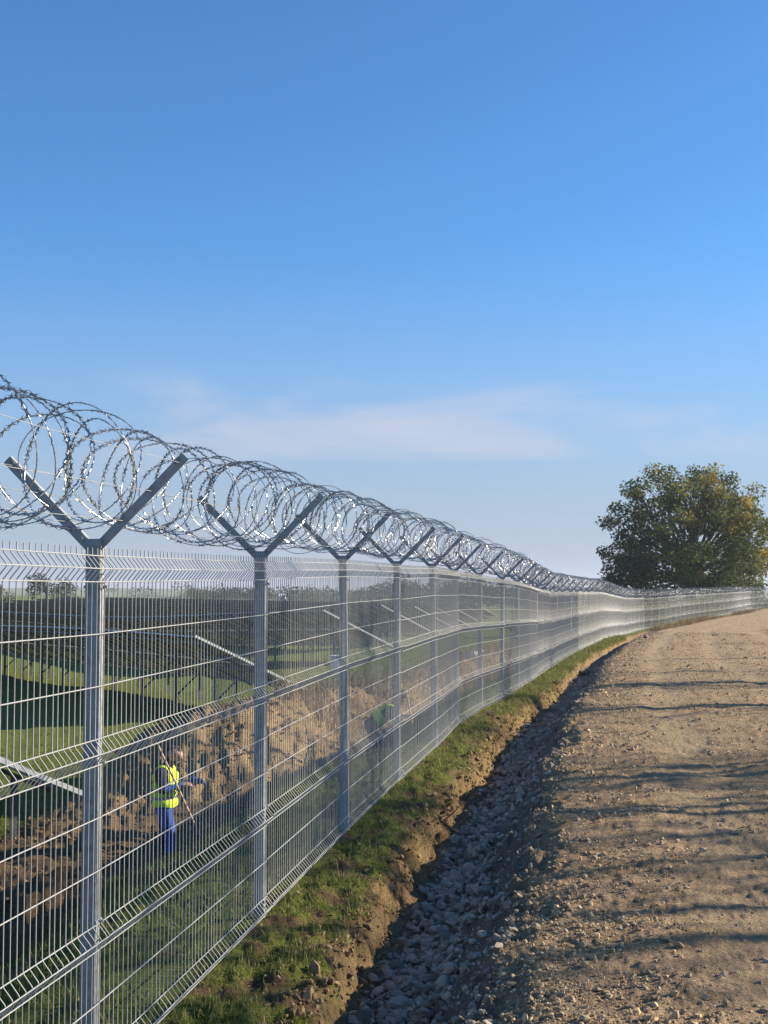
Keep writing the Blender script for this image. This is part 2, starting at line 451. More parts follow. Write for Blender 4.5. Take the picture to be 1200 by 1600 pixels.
# ------------------------------------------------------------------ terrain height
PR_U = [0, .30, .47, .56, .64, .80, 1.02, 1.24, 1.46, 1.66, 2.4, 4.0, 5.6, 6.6, 7.6, 9, 16, 40]
PR_Z = [0, .00, -.015, -.06, -.23, -.30, -.28, -.09, .12, .19, .225, .235, .225, .20, .10, .05, .2, .3]
PL_U = [-4.6, -4.0, -3.2, -2.5, -1.9, -1.35, -.8, -.3, 0]
PL_F = [1.0, .93, .73, .50, .31, .15, .045, .01, 0]
def field_z(u, y):
    ze = np.interp(y, [0, 20, 43, 65, 87, 130, 200, 400, 900, 2500], [-2.1, -2.05, -2.25, -1.6, -1.3, -.9, -.5, -1.0, -5, -8])
    return ze + (-2.55 - ze) * sstep(-9, -30, u) * sstep(700, 200, y)
def terrain(x, y, fine=True):
    U, S, Z = fence_coords(x, y)
    x = np.asarray(x, float).ravel(); y = np.asarray(y, float).ravel()
    r = np.hypot(x, y)
    near = sstep(90, 30, r)
    w = U + near * (0.10 * fbm(x * 0.9, y * 0.9, 3) + 0.065 * fbm(x * 4.1, y * 4.1, 2) + 0.03 * fbm(x * 14, y * 14, 2)) * sstep(0.15, 0.5, np.abs(U)) if fine else U
    fade = 1 - 0.85 * sstep(50, 80, S)                  # the ditch peters out
    pr = np.interp(w, PR_U, PR_Z)
    flat = np.interp(w, [0, .6, 1.5, 1.7, 2.4, 4, 5.6, 6.6, 7.6, 9, 16, 40], [0, 0, .08, .12, .14, .15, .14, .12, .06, .03, .15, .3])
    right = flat + (pr - flat) * fade + Z
    fl = np.interp(w, PL_U, PL_F, left=1.0)
    fz = field_z(U, y)
    left = Z * (1 - fl) + fz * fl
    # spoil ridge thrown up beside the cable trench, behind the fence
    yc = np.interp(y, [9, 14, 19, 22.5, 24.5, 33, 45, 60, 75], [0, .35, .1, .5, 1.72, 1.5, 1.1, .75, 0])
    uc = -5.9 + 0.35 * np.sin(y * 0.31)
    ww = 1.35 + .25 * np.sin(y * .53 + 1)
    ridge = yc * np.clip(1 - ((U - uc) / ww / 1.6) ** 2, 0, 1) ** 1.2
    # low heap of earth near the first posts
    heap = 0.62 * np.exp(-(((x + 3.0) / 0.75) ** 2 + ((y - 10.6) / 0.9) ** 2) ** 1.3) + 0.42 * np.exp(-(((x + 3.1) / .8) ** 2 + ((y - 13.9) / 1.3) ** 2) ** 1.2)
    left = left + ridge + heap
    left = left - 1.0 * sstep(15.4, 16.8, y) * sstep(22.6, 21.6, y) * sstep(.95, .55, np.abs(x + .12))
    h = np.where(w > 0, right, left)
    # far country: gentle hills
    far = sstep(250, 900, r)
    hills = 9 * fbm(x / 900 + 5, y / 900 + 2, 3) + 30 * sstep(1500, 3500, r) * (0.55 + 0.5 * pnoise(x / 1500 + 3.3, y / 2500)) - 6 * sstep(400, 1500, r)
    h = h + far * np.where(r > 250, hills, 0)
    if fine:
        rd = sstep(1.5, 1.8, w) * sstep(6.4, 5.8, w)
        dt = sstep(.6, .75, w) * sstep(1.75, 1.4, w)
        gv = sstep(0, .05, w) * sstep(.75, .55, w)
        lf = (w < 0) * 1.0
        k = sstep(140, 40, r)
        soilrough = lf * (sstep(0.1, .5, ridge + heap) + 0.6 * sstep(-2.6, -3.4, U) * sstep(-8.5, -6, U) * (y < 50))
        h = h - k * 0.028 * (np.exp(-((w - 2.75) / .3) ** 2) + np.exp(-((w - 4.45) / .3) ** 2))
        h = h + k * (rd * (0.020 * fbm(x * 2.1, y * 2.1, 3) + 0.008 * fbm(x * 11, y * 11, 3) + 0.010 * np.maximum(0, fbm(x * 26, y * 26, 2)))
                     + dt * (0.05 * fbm(x * 3.2, y * 3.2, 3) + 0.03 * fbm(x * 13, y * 13, 3))
                     + gv * (0.035 * fbm(x * 2.3, y * 2.3, 3) + 0.030 * fbm(x * 9, y * 9, 3)) * sstep(0.0, .15, w)
                     + lf * (0.05 * fbm(x * 1.3, y * 1.3, 4)) * sstep(0, -.5, w)
                     + soilrough * (0.07 * fbm(x * 1.7, y * 1.7, 3) + 0.055 * fbm(x * 6, y * 6, 4)))
    return h, U, w, S, ridge + heap

def ground_z(x, y):
    return terrain(np.atleast_1d(x), np.atleast_1d(y))[0]

# ------------------------------------------------------------------ ground sheet (one grid, split into ground / road / ditch)
th = np.concatenate([np.arange(-180, -24, 4.0), np.arange(-24, -18, 0.6), np.arange(-18, 18.01, 0.085), np.arange(18.6, 24, 0.6), np.arange(24, 180.1, 4.0)])
rr = [0.3, 0.8, 1.4, 2.0, 2.6, 3.2, 3.8]
while rr[-1] < 36: rr.append(rr[-1] * 1.0068)
while rr[-1] < 300: rr.append(rr[-1] * 1.022)
while rr[-1] < 14000: rr.append(rr[-1] * 1.085)
rr = np.array(rr)
TH, RR = np.meshgrid(np.radians(th), rr)
gx, gy = (RR * np.sin(TH)).ravel(), (RR * np.cos(TH)).ravel()
gh, gu, gw, gs, gheap = terrain(gx, gy)
nc = len(th); nr = len(rr)
ii, jj = np.meshgrid(np.arange(nr - 1), np.arange(nc - 1), indexing='ij')
q = np.stack([ii * nc + jj, ii * nc + jj + 1, (ii + 1) * nc + jj + 1, (ii + 1) * nc + jj], -1).reshape(-1, 4)[:, ::-1]
rad = np.hypot(gx, gy)
patch = fbm(gx * 1.1, gy * 1.1, 4)
a_gravel = sstep(1.28, 1.55, gw) * sstep(8.6, 6.6, gw + .6 * patch)
a_rut = (np.exp(-((gw - 2.75) / .33) ** 2) + np.exp(-((gw - 4.45) / .33) ** 2)) * (.7 + .6 * fbm(gx * .5, gy * .5, 2))
a_ditch = sstep(.64, .76, gw) * sstep(1.62, 1.30, gw + .12 * patch) * (1 - .7 * sstep(50, 80, gs))
g_verge = sstep(.66, .40, gw + .14 * patch) * (0.62 + .5 * fbm(gx * 2.3 + 4, gy * 2.3, 3)) * (gw > 0)
g_left = (gw <= 0) * (0.62 + .35 * patch) * (1 - sstep(.08, .3, gheap)) * (1 - .55 * sstep(-2.4, -3.0, gu) * sstep(-9, -7, gu) * (gy < 48))
g_field = (gu < -7.5) * (0.85 + .25 * patch) * (1 - sstep(.08, .3, gheap))
g_right = (gw > 7.0) * sstep(7.0, 9.5, gw) * (0.5 + .4 * patch)
a_grass = np.clip(np.maximum.reduce([g_verge, g_left, g_field, g_right]), 0, 1)
a_ochre = np.clip(sstep(.1, .6, gheap) * (gy > 17) * (0.75 + .5 * patch) + sstep(.40, .62, gw) * sstep(.85, .65, gw) * .5, 0, 1)
fw = gw[q].mean(1)
V = np.stack([gx, gy, gh], 1)
def sub_sheet(name, mask, kind='structure'):
    f = q[mask]
    idx, inv = np.unique(f, return_inverse=True)
    me = mesh_np(name, V[idx], [inv.reshape(-1, 4)], True)
    for nm, arr in (('rut', np.clip(a_rut, 0, 1)), ('gravel', a_gravel), ('ditch', a_ditch), ('grass', a_grass), ('ochre', a_ochre)):
        attr(me, nm, arr[idx])
    o = obj(name, me, GROUND)
    return tag(o, kind=kind)
in_road = (fw > 1.55) & (fw < 7.0)
in_ditch = (fw > 0.62) & (fw <= 1.55)
ground = tag(sub_sheet('ground', ~(in_road | in_ditch)), 'grassy embankment and field around the solar park', None)
road = tag(sub_sheet('road', in_road), 'tan gravel road running beside the fence')
ditch = tag(sub_sheet('ditch', in_ditch), 'stony drainage ditch between fence and gravel road')

# ------------------------------------------------------------------ stones
ICO_V = None
def ico():
    p = (1 + 5 ** .5) / 2
    v = np.array([(-1, p, 0), (1, p, 0), (-1, -p, 0), (1, -p, 0), (0, -1, p), (0, 1, p), (0, -1, -p), (0, 1, -p), (p, 0, -1), (p, 0, 1), (-p, 0, -1), (-p, 0, 1)], float)
    v /= np.linalg.norm(v, axis=1)[:, None]
    f = np.array([(0, 11, 5), (0, 5, 1), (0, 1, 7), (0, 7, 10), (0, 10, 11), (1, 5, 9), (5, 11, 4), (11, 10, 2), (10, 7, 6), (7, 1, 8),
                  (3, 9, 4), (3, 4, 2), (3, 2, 6), (3, 6, 8), (3, 8, 9), (4, 9, 5), (2, 4, 11), (6, 2, 10), (8, 6, 7), (9, 8, 1)])
    return v, f
IV, IF = ico()
OV = np.array([(1, 0, 0), (-1, 0, 0), (0, 1, 0), (0, -1, 0), (0, 0, 1), (0, 0, -1)], float)
OF = np.array([(0, 2, 4), (2, 1, 4), (1, 3, 4), (3, 0, 4), (2, 0, 5), (1, 2, 5), (3, 1, 5), (0, 3, 5)])
def subdiv(v, f):
    v = list(map(tuple, v)); cache = {}; out = []
    def mid(a, b):
        k = (min(a, b), max(a, b))
        if k not in cache:
            m = np.array(v[a]) + np.array(v[b]); m /= np.linalg.norm(m); cache[k] = len(v); v.append(tuple(m))
        return cache[k]
    for a, b, c in f:
        x, y, z = mid(a, b), mid(b, c), mid(c, a)
        out += [(a, x, z), (b, y, x), (c, z, y), (x, y, z)]
    return np.array(v), np.array(out)
IV2, IF2 = subdiv(IV, IF)
IV3, IF3 = subdiv(IV2, IF2)
def stone_shapes(n, base, rough, flat=(0.5, 0.9), chops=9):
    out = []
    for _ in range(n):
        v = base * (1 + rng.uniform(-rough, rough, (len(base), 1)))
        for _c in range(chops):                            # chop flat facets
            d = rng.normal(size=3); d /= np.linalg.norm(d); c = rng.uniform(.42, .80)
            e = v @ d - c
            v = v - np.where(e > 0, e, 0)[:, None] * d
        out.append(v * np.array([1, rng.uniform(.65, 1), rng.uniform(*flat)]))
    return out
def rot_rand(n):
    q_ = rng.normal(size=(n, 4)); q_ /= np.linalg.norm(q_, axis=1)[:, None]
    w_, x_, y_, z_ = q_.T
    return np.stack([1 - 2 * (y_ ** 2 + z_ ** 2), 2 * (x_ * y_ - z_ * w_), 2 * (x_ * z_ + y_ * w_), 2 * (x_ * y_ + z_ * w_), 1 - 2 * (x_ ** 2 + z_ ** 2), 2 * (y_ * z_ - x_ * w_),
                     2 * (x_ * z_ - y_ * w_), 2 * (y_ * z_ + x_ * w_), 1 - 2 * (x_ ** 2 + y_ ** 2)], 1).reshape(-1, 3, 3)
def rot_z(n, tilt=0.25):
    a = rng.uniform(0, 2 * math.pi, n); t = rng.normal(0, tilt, n); b = rng.normal(0, tilt, n)
    ca, sa, ct, st, cb, sb = np.cos(a), np.sin(a), np.cos(t), np.sin(t), np.cos(b), np.sin(b)
    z = np.zeros(n); o = np.ones(n)
    A = np.stack([ca, -sa, z, sa, ca, z, z, z, o], 1).reshape(-1, 3, 3)
    B = np.stack([o, z, z, z, ct, -st, z, st, ct], 1).reshape(-1, 3, 3)
    C = np.stack([cb, z, sb, z, o, z, -sb, z, cb], 1).reshape(-1, 3, 3)
    return A @ B @ C
def scatter_mesh(name, P, size, shapes, faces, mat, parent, tilt=0.35, smooth=False, sink=0.15):
    n = len(P); M = rot_z(n, tilt)
    which = rng.integers(0, len(shapes), n)
    SH = np.stack(shapes)[which]
    V_ = np.einsum('nij,nkj->nki', M, SH * size[:, None, None]) + P[:, None, :]
    V_[:, :, 2] += (size * (0.5 - sink))[:, None] * 0.6
    F_ = (faces[None] + (np.arange(n) * SH.shape[1])[:, None, None]).reshape(-1, 3)
    me = mesh_np(name, V_.reshape(-1, 3), [F_], smooth)
    attr(me, 'tone', np.repeat(rng.random(n), SH.shape[1]))
    o = obj(name, me, mat, parent)
    return tag(o, kind='stuff')

def fence_to_xy(s, u):
    q_ = s + S_P1
    x, y = np.interp(q_, FS, FX), np.interp(q_, FS, FY)
    dx = np.interp(q_ + .4, FS, FX) - np.interp(q_ - .4, FS, FX); dy = np.interp(q_ + .4, FS, FY) - np.interp(q_ - .4, FS, FY)
    L = np.hypot(dx, dy)
    return x + u * dy / L, y - u * dx / L

# ditch stones: the nearest ones as single objects, the rest as one mass
nst = 20000
s_ = 0.2 + 34 * rng.random(nst) ** 1.9
u_ = np.where(rng.random(nst) < 0.62, rng.normal(.93, .12, nst), rng.uniform(.75, 1.5, nst))
ok = (u_ > .68) & (u_ < 1.55)
s_, u_ = s_[ok], u_[ok]
px, py = fence_to_xy(s_, u_)
hz, _, wz, _, _ = terrain(px, py)
sz = np.clip(rng.lognormal(math.log(.017), .62, len(px)), .006, .06) * np.where(u_ > 1.2, .7, 1.05)
keep = (wz > .66) & (wz < 1.6)
px, py, hz, sz = px[keep], py[keep], hz[keep], sz[keep]
infr = np.abs(px / np.maximum(py, .1)) < .31
score = np.where(infr & (CAM_Z - hz < 0.33 * py + .2), sz / np.hypot(px, py), 0)
order = np.argsort(-score)
single = order[:280]
ST = [obj('stone_shape', mesh_np('stone', v, [IF2]), STONE) for v in stone_shapes(8, IV2, .05, (.4, .8), 14)]
st_meshes = []
for o in ST:
    me = o.data
    attr(me, 'tone', np.zeros(len(me.vertices)))
    st_meshes.append(me); bpy.data.objects.remove(o)
for k in single:
    o = bpy.data.objects.new('stone', st_meshes[rng.integers(8)])
    COL.objects.link(o); o.parent = ditch
    o.location = (px[k], py[k], hz[k] + sz[k] * .22)
    o.scale = (sz[k],) * 3
    o.rotation_euler = (rng.normal(0, .3), rng.normal(0, .3), rng.uniform(0, 6.28))
rest = order[280:]
nearer = rest[py[rest] < 11]; farther = rest[py[rest] >= 11]
scatter_mesh('crushed_stone', np.stack([px, py, hz], 1)[nearer], sz[nearer], stone_shapes(14, IV, .25, (.35, .8)), IF, STONE, ditch, .7)
scatter_mesh('crushed_stone', np.stack([px, py, hz], 1)[farther], sz[farther] * 1.15, stone_shapes(14, OV, .3, (.5, .9), 2), OF, STONE, ditch, .9)

# pebbles on the road, denser and coarser along its edge
npb = 125000
py0 = 3.9 * (70 / 3.9) ** (rng.random(npb) ** 1.25)
s0 = py0 - 5.0 + 0.3
u0 = np.where(rng.random(npb) < .30, 1.42 + np.abs(rng.normal(0, .5, npb)), rng.uniform(1.4, 6.3, npb))
px, py = fence_to_xy(s0, u0)
vis = (np.abs(px / py) < .33) & (py > 3.6)
clump = fbm(px * 1.6, py * 1.6, 3) + rng.normal(0, .35, npb) - .55 * (np.exp(-((u0 - 2.75) / .3) ** 2) + np.exp(-((u0 - 4.45) / .3) ** 2)) > -.15
px, py, u0 = px[vis & clump], py[vis & clump], u0[vis & clump]
hz = terrain(px, py)[0]
sz = np.clip(rng.lognormal(math.log(.0048), .7, len(px)), .0025, .030) * (1 + np.clip(py - 9, 0, 40) * .02)
nr_ = (py < 9.5) & (sz > .006)
PB = np.stack([px, py, hz], 1)
scatter_mesh('road_pebbles', PB[nr_], sz[nr_], stone_shapes(12, IV, .28, (.4, .8)), IF, PEBBLE, road, .6)
scatter_mesh('road_grit', PB[~nr_], sz[~nr_], stone_shapes(12, OV, .35, (.5, .9), 2), OF, PEBBLE, road, .9)
# soil clods on the bank, the heaps and the trench sides
nb = 5200
s1 = 0.2 + 26 * rng.random(nb) ** 1.6; u1 = rng.normal(.62, .09, nb)
cx, cy = fence_to_xy(s1, u1)
n2 = 9000
s2 = rng.uniform(2, 44, n2); u2 = rng.uniform(-8, -2.2, n2)
dx_, dy_ = fence_to_xy(s2, u2)
hh = terrain(dx_, dy_)
m2 = (hh[4] > .12) | (rng.random(n2) < .12)
cx = np.concatenate([cx, dx_[m2]]); cy = np.concatenate([cy, dy_[m2]])
ch = terrain(cx, cy)[0]
cs = np.clip(rng.lognormal(math.log(.011), .55, len(cx)), .005, .05) * np.where((cy > 16) & (np.arange(len(cx)) >= nb), 2.0, 1.0)
CLOD = stone_mat('soil_clod', (0.16, 0.10, 0.052), (0.40, 0.28, 0.14))
CP_ = np.stack([cx, cy, ch], 1); cn_ = cy < 12
scatter_mesh('soil_clods', CP_[cn_], cs[cn_], stone_shapes(8, IV, .2), IF, CLOD, ground, .6)
scatter_mesh('soil_clods', CP_[~cn_], cs[~cn_] * 1.15, stone_shapes(8, OV, .3, (.5, .9), 2), OF, CLOD, ground, .9)

# larger stones standing out singly
big = stone_shapes(6, IV3, .012, (.7, .85), 8)
big = [b_ * (1 + .10 * np.sin(2.3 * b_[:, :1] + k_) + .08 * np.sin(3.1 * b_[:, 1:2] + 2 * k_)) for k_, b_ in enumerate(big)]
def boulder(s, u, size, label, k, squash=1.0, name='boulder'):
    x, y = fence_to_xy(np.array([s]), np.array([u]))
    z = ground_z(x, y)[0]
    me = mesh_np(name, big[k] * np.array([1, 1, squash]), [IF3], False)
    attr(me, 'tone', np.full(len(me.vertices), .3 + .1 * k))
    o = obj(name, me, BOULDER, loc=(x[0], y[0], z + size * .3))
    o.scale = (size,) * 3
    o.rotation_euler = (.2 * k, .15, 1.3 * k)
    tag(o, label, 'boulder')
def pix(x, y, depth):
    return np.array([(x - 600) * depth / FPX, depth])
def ray_ground(x, y, d0=3.5, d1=140):
    """fence coordinates of the ground point seen at a photo pixel"""
    dd = d0 * (d1 / d0) ** np.linspace(0, 1, 1500)
    zz = CAM_Z - (y - 925.0) * dd / FPX
    h = terrain((x - 600) * dd / FPX, dd)[0]
    i = int(np.argmax(zz < h))
    p = np.array([(x - 600) * dd[i] / FPX, dd[i]])
    U, S, Z = fence_coords([p[0]], [p[1]])
    return S[0], U[0]
def su_of(x, y, z):
    """fence coordinates of the point seen at pixel x, y that lies at height z"""
    d = (CAM_Z - z) * FPX / (y - 925.0)
    p = pix(x, y, d)
    U, S, Z = fence_coords([p[0]], [p[1]])
    return S[0], U[0]
for (x, y, z, sz_, k, lab) in ((535, 1535, -.25, .085, 0, 'large rounded pale boulder at the foot of the ditch bank'),
                               (585, 1478, -.25, .06, 1, 'smaller brown boulder just behind the large rounded one in the ditch'),
                               (650, 1478, -.24, .05, 2, 'grey stone in the ditch gravel beside the two rounded boulders'),
                               (910, 1047, -.1, .20, 3, 'pale flat rock at the far end of the grass strip'),
                               (1008, 987, -.4, .18, 4, 'small cream rock where the ditch ends at the fence corner')):
    s, u = ray_ground(x, y + 10)
    if y > 1400: u = max(u, .74 + .03 * k)
    boulder(s, u, sz_, lab, k)

# ------------------------------------------------------------------ fence: posts, Y arms, mesh panels
PITCH = 2.52
NPOST = 88
fence = empty('security_fence', (float(fence_at(0)[0][0]), float(fence_at(0)[0][1]), 0))
tag(fence, 'long galvanised welded mesh fence with Y-topped steel posts beside the gravel road', 'fence')
F0 = np.array(fence.location)
POST_H = 2.08
TOP_D = [0.03, 0.08, 0.13, 0.33, 0.53, 0.73, 0.78, 0.83, 1.03, 1.23, 1.43, 1.48, 1.53, 1.73, 1.93, 1.98, 2.03]
FOLD = {0.08, 0.78, 1.48, 1.98}
BULGE = 0.036
PANEL_TOP = 2.055                                    # above the fence base line
prof = [(0.0, 0.0)]
for d in sorted(FOLD):
    prof += [(d - .05, 0.0), (d, BULGE), (d + .05, 0.0)]
fine_prof = [(0, 0)]
for f in sorted(FOLD):
    fine_prof += [(f - .055, 0), (f - .042, .004), (f - .008, BULGE - .004), (f, BULGE), (f + .008, BULGE - .004), (f + .042, .004), (f + .05, 0)]
fine_prof = [p for p in fine_prof if p[0] <= 2.03]
fine_prof[-1] = (2.03, 0)

posts = [fence_at(k * PITCH) for k in range(-1, NPOST)]
lean = rng.normal(0, .0065, (len(posts), 2))
post_tops = []
def world_frame(d):
    t = np.array([d[0], d[1], 0.0]); nrm = np.array([d[1], -d[0], 0.0])   # along, toward the road
    return t, nrm
# shared meshes in a local frame: x toward the road, y along the fence, z up, origin at the base
def post_mesh():
    m = MB()
    w, l, b = .062, .042, .003
    prof_ = [(-w / 2 + b, -l / 2), (w / 2 - b, -l / 2), (w / 2, -l / 2 + b), (w / 2, l / 2 - b), (w / 2 - b, l / 2), (-w / 2 + b, l / 2), (-w / 2, l / 2 - b), (-w / 2, -l / 2 + b)]
    v = [(x, y, z) for z in (-.35, POST_H - .002) for x, y in prof_]
    m.add(v, [[i, (i + 1) % 8, 8 + (i + 1) % 8, 8 + i] for i in range(8)])
    for d in (0.155, .83, 1.43, 1.96):                # clamp bands holding the mesh
        z = PANEL_TOP - d
        m.box((.031, 0, z), (.012, .062, .012)); m.box((-.032, 0, z), (.004, .054, .010)); m.box((0, .0245, z), (.066, .004, .010)); m.box((0, -.0245, z), (.066, .004, .010))
        m.box((.045, 0, z), (.018, .010, .010))
    return m.mesh('post')
def cap_mesh():
    m = MB()
    w, l, h = .070, .052, .036
    z0 = POST_H - .03
    v = [(sx * w / 2 * k, sy * l / 2 * k, z0 + z) for z, k in ((0, 1), (h - .006, 1), (h, .9)) for sx, sy in ((-1, -1), (1, -1), (1, 1), (-1, 1))]
    f = [[4 * r_ + i, 4 * r_ + (i + 1) % 4, 4 * r_ + 4 + (i + 1) % 4, 4 * r_ + 4 + i] for r_ in range(2) for i in range(4)] + [[8, 9, 10, 11], [3, 2, 1, 0]]
    m.add(v, f)
    return m.mesh('post_cap')
def arm_mesh(sgn):
    m = MB()
    a = R(45)
    dirv = np.array([sgn * math.sin(a), 0, math.cos(a)]); side = np.array([-sgn * math.cos(a), 0, math.sin(a)])  # side: upper/inner edge
    o = np.array([sgn * .014, 0, POST_H - .03])
    L = .50
    def P(t, e, y): return o + dirv * t + side * e + np.array([0, y, 0])
    rot = np.stack([dirv, np.array([0, 1, 0]), side], 1)
    m.box(P(L / 2, 0, -.012), (L, .004, .038), rot)                  # web facing along the fence
    m.box(P(L / 2, .0175, .002), (L, .022, .003), rot)               # flange on the inner edge
    for t in (.15, .31, .465):                                        # punched hooks for the line wires
        m.box(P(t, .012, -.0165), (.030, .005, .005), rot); m.box(P(t + .013, .006, -.0165), (.005, .005, .014), rot); m.box(P(t - .012, .017, -.0165), (.005, .005, .012), rot)
    m.box(P(.05, 0, -.017), (.014, .008, .014), rot)
    return m.mesh('arm')
POST_ME, CAP_ME, ARM_L, ARM_R = post_mesh(), cap_mesh(), arm_mesh(-1), arm_mesh(1)
for me in (POST_ME, CAP_ME): me.materials.append(GALV)
for me in (ARM_L, ARM_R): me.materials.append(ARMM)
def link(name, me, parent, loc=None, rotz=0.0, eul=None):
    o = bpy.data.objects.new(name, me); COL.objects.link(o); o.parent = parent
    if loc is not None: o.location = loc
    o.rotation_euler = eul if eul is not None else (0, 0, rotz)
    return o
for k, (p, d) in enumerate(posts):
    rz = -math.atan2(d[0], d[1])
    po = link('post', POST_ME, fence, tuple(p - F0), eul=(lean[k, 0], lean[k, 1], rz))
    if k * PITCH < 120:
        link('post_cap', CAP_ME, po)
    link('arm', ARM_L, po); link('arm', ARM_R, po)

def panel_geo(k):
    (pa, da), (pb, db) = posts[k], posts[k + 1]
    j_ = np.random.default_rng(900 + k).normal(0, .006, 2)
    a = pa + np.array([0, 0, PANEL_TOP + j_[0]]); b = pb + np.array([0, 0, PANEL_TOP + j_[1]])
    t = b - a; L = np.linalg.norm(t[:2]); nrm = np.array([t[1], -t[0], 0]) / L
    off = nrm * .036
    a = a + off + t / L * .012; b = b + off - t / L * .012
    return a, b, nrm
VN = 51
fp = np.array(fine_prof)
V_WIRE_NEAR = None
NEAR = 5
for k in range(len(posts) - 1):
    a, b, nrm = panel_geo(k)
    dist = np.linalg.norm((a + b)[:2] / 2)
    fr = (np.arange(VN)) / (VN - 1)
    if 0 <= k < NEAR:
        pn = empty('mesh_panel', tuple(a - F0), fence)
        rz = math.atan2(nrm[1], nrm[0])
        if V_WIRE_NEAR is None:
            P_ = np.stack([fp[:, 1], np.zeros(len(fp)), -fp[:, 0]], 1)
            m = MB(); m.tube(P_, .0025, 6); V_WIRE_NEAR = m.mesh('vertical_wire', True); V_WIRE_NEAR.materials.append(WIRE)
        for f in fr:
            p = (b - a) * f
            link('vertical_wire', V_WIRE_NEAR, pn, tuple(p + rng.normal(0, .0008, 3)), rz + rng.normal(0, .03))
        for d in TOP_D:
            o_ = nrm * (BULGE if d in FOLD else 0) + nrm * .005
            m = MB(); m.tube(np.array([o_ + np.array([0, 0, -d]) - (b - a) * .004, o_ + (b - a) * 1.004 + np.array([0, 0, -d])]), .0027, 6)
            m.build('horizontal_wire', WIRE, pn, True)
    else:
        m = MB()
        sides = 4 if dist < 45 else 3
        rad_ = .0025 if dist < 20 else .0022
        prof_ = fp if dist < 30 else np.array(prof)
        for f in fr:
            base = a + (b - a) * f
            P_ = base + prof_[:, 1:2] * nrm + np.stack([np.zeros(len(prof_)), np.zeros(len(prof_)), -prof_[:, 0]], 1)
            m.tube(P_ - F0, rad_, sides, caps=False)
        for d in TOP_D:
            o_ = nrm * (BULGE if d in FOLD else 0) + nrm * .005 + np.array([0, 0, -d])
            m.tube(np.array([a + o_, b + o_]) - F0, .0026, sides, caps=False)
        m.build('mesh_panel', WIRE, fence, True)
# line wires strung through the arms
for sgn in (-1, 1):
    for t in (.15, .31, .465):
        P_ = []
        for k, (p, d) in enumerate(posts[:60]):
            _, nrm = world_frame(d)
            e = p + nrm * sgn * (.014 + t * math.sin(R(45))) + np.array([0, 0, POST_H - .03 + t * math.cos(R(45))])
            P_.append(e)
            if k < 59:
                p2, d2 = posts[k + 1]; _, n2_ = world_frame(d2)
                e2 = p2 + n2_ * sgn * (.014 + t * math.sin(R(45))) + np.array([0, 0, POST_H - .03 + t * math.cos(R(45))])
                P_.append((e + e2) / 2 - np.array([0, 0, .012 + .01 * rng.random()]))
        m = MB(); m.tube(np.array(P_) - F0, .0014, 4, caps=False); m.build('line_wire', WIRE, fence, True)

# ------------------------------------------------------------------ razor wire concertina
razor = empty('razor_wire', tuple(F0 + np.array([0, 0, POST_H])))
tag(razor, 'concertina coil of barbed razor wire lying in the Y arms on top of the fence', 'razor wire')
Z0 = np.array(razor.location)
LOOP = 0.15
COIL_R = 0.226
n_loops = int((len(posts) - 1) * PITCH / LOOP)
ctrl_r = rng.normal(0, .016, n_loops + 3); ctrl_x = rng.normal(0, .028, n_loops + 3); ctrl_z = rng.normal(0, .014, n_loops + 3); ctrl_s = rng.normal(0, .065, n_loops + 3)
def smooth_ctrl(c, t):
    i = np.clip(np.floor(t).astype(int), 0, len(c) - 2); f = t - i; f = f * f * (3 - 2 * f)
    return c[i] * (1 - f) + c[i + 1] * f
def coil_points(t):
    """t in turns"""
    a = 2 * math.pi * t
    s = t * LOOP - PITCH + 0.115 * np.sin(1.5 * a + .4) * (1 + .35 * np.sin(t * .37)) + smooth_ctrl(ctrl_s, t)
    r = COIL_R + smooth_ctrl(ctrl_r, t)
    q_ = s + S_P1
    cx_, cy_, cz_ = np.interp(q_, FS, FX), np.interp(q_, FS, FY), np.interp(q_, FS, FZ)
    dx = np.interp(q_ + .3, FS, FX) - np.interp(q_ - .3, FS, FX); dy = np.interp(q_ + .3, FS, FY) - np.interp(q_ - .3, FS, FY)
    L = np.hypot(dx, dy); nx, ny = dy / L, -dx / L
    span = np.abs(((s / PITCH) % 1) - .5) * 2
    u = r * np.cos(a) + smooth_ctrl(ctrl_x, t)
    z = POST_H + .277 + r * np.sin(a) * .97 + smooth_ctrl(ctrl_z, t) - .028 * (1 - span ** 2)
    return np.stack([cx_ + nx * u, cy_ + ny * u, cz_ + z], 1)
per = PITCH / LOOP
BARB = np.array([(-.0125, .0085, .001), (-.003, .0030, 0), (.003, .0030, 0), (.0125, .0085, .001), (.0125, -.0085, .001), (.003, -.0030, 0), (-.003, -.0030, 0), (-.0125, -.0085, .001),
                 (-.0055, 0, -.0016), (.0055, 0, -.0016)])
BARB_F = np.array([(0, 8, 1), (7, 6, 8), (1, 8, 6), (2, 1, 6), (2, 6, 5), (2, 5, 9), (2, 9, 3), (5, 4, 9)])
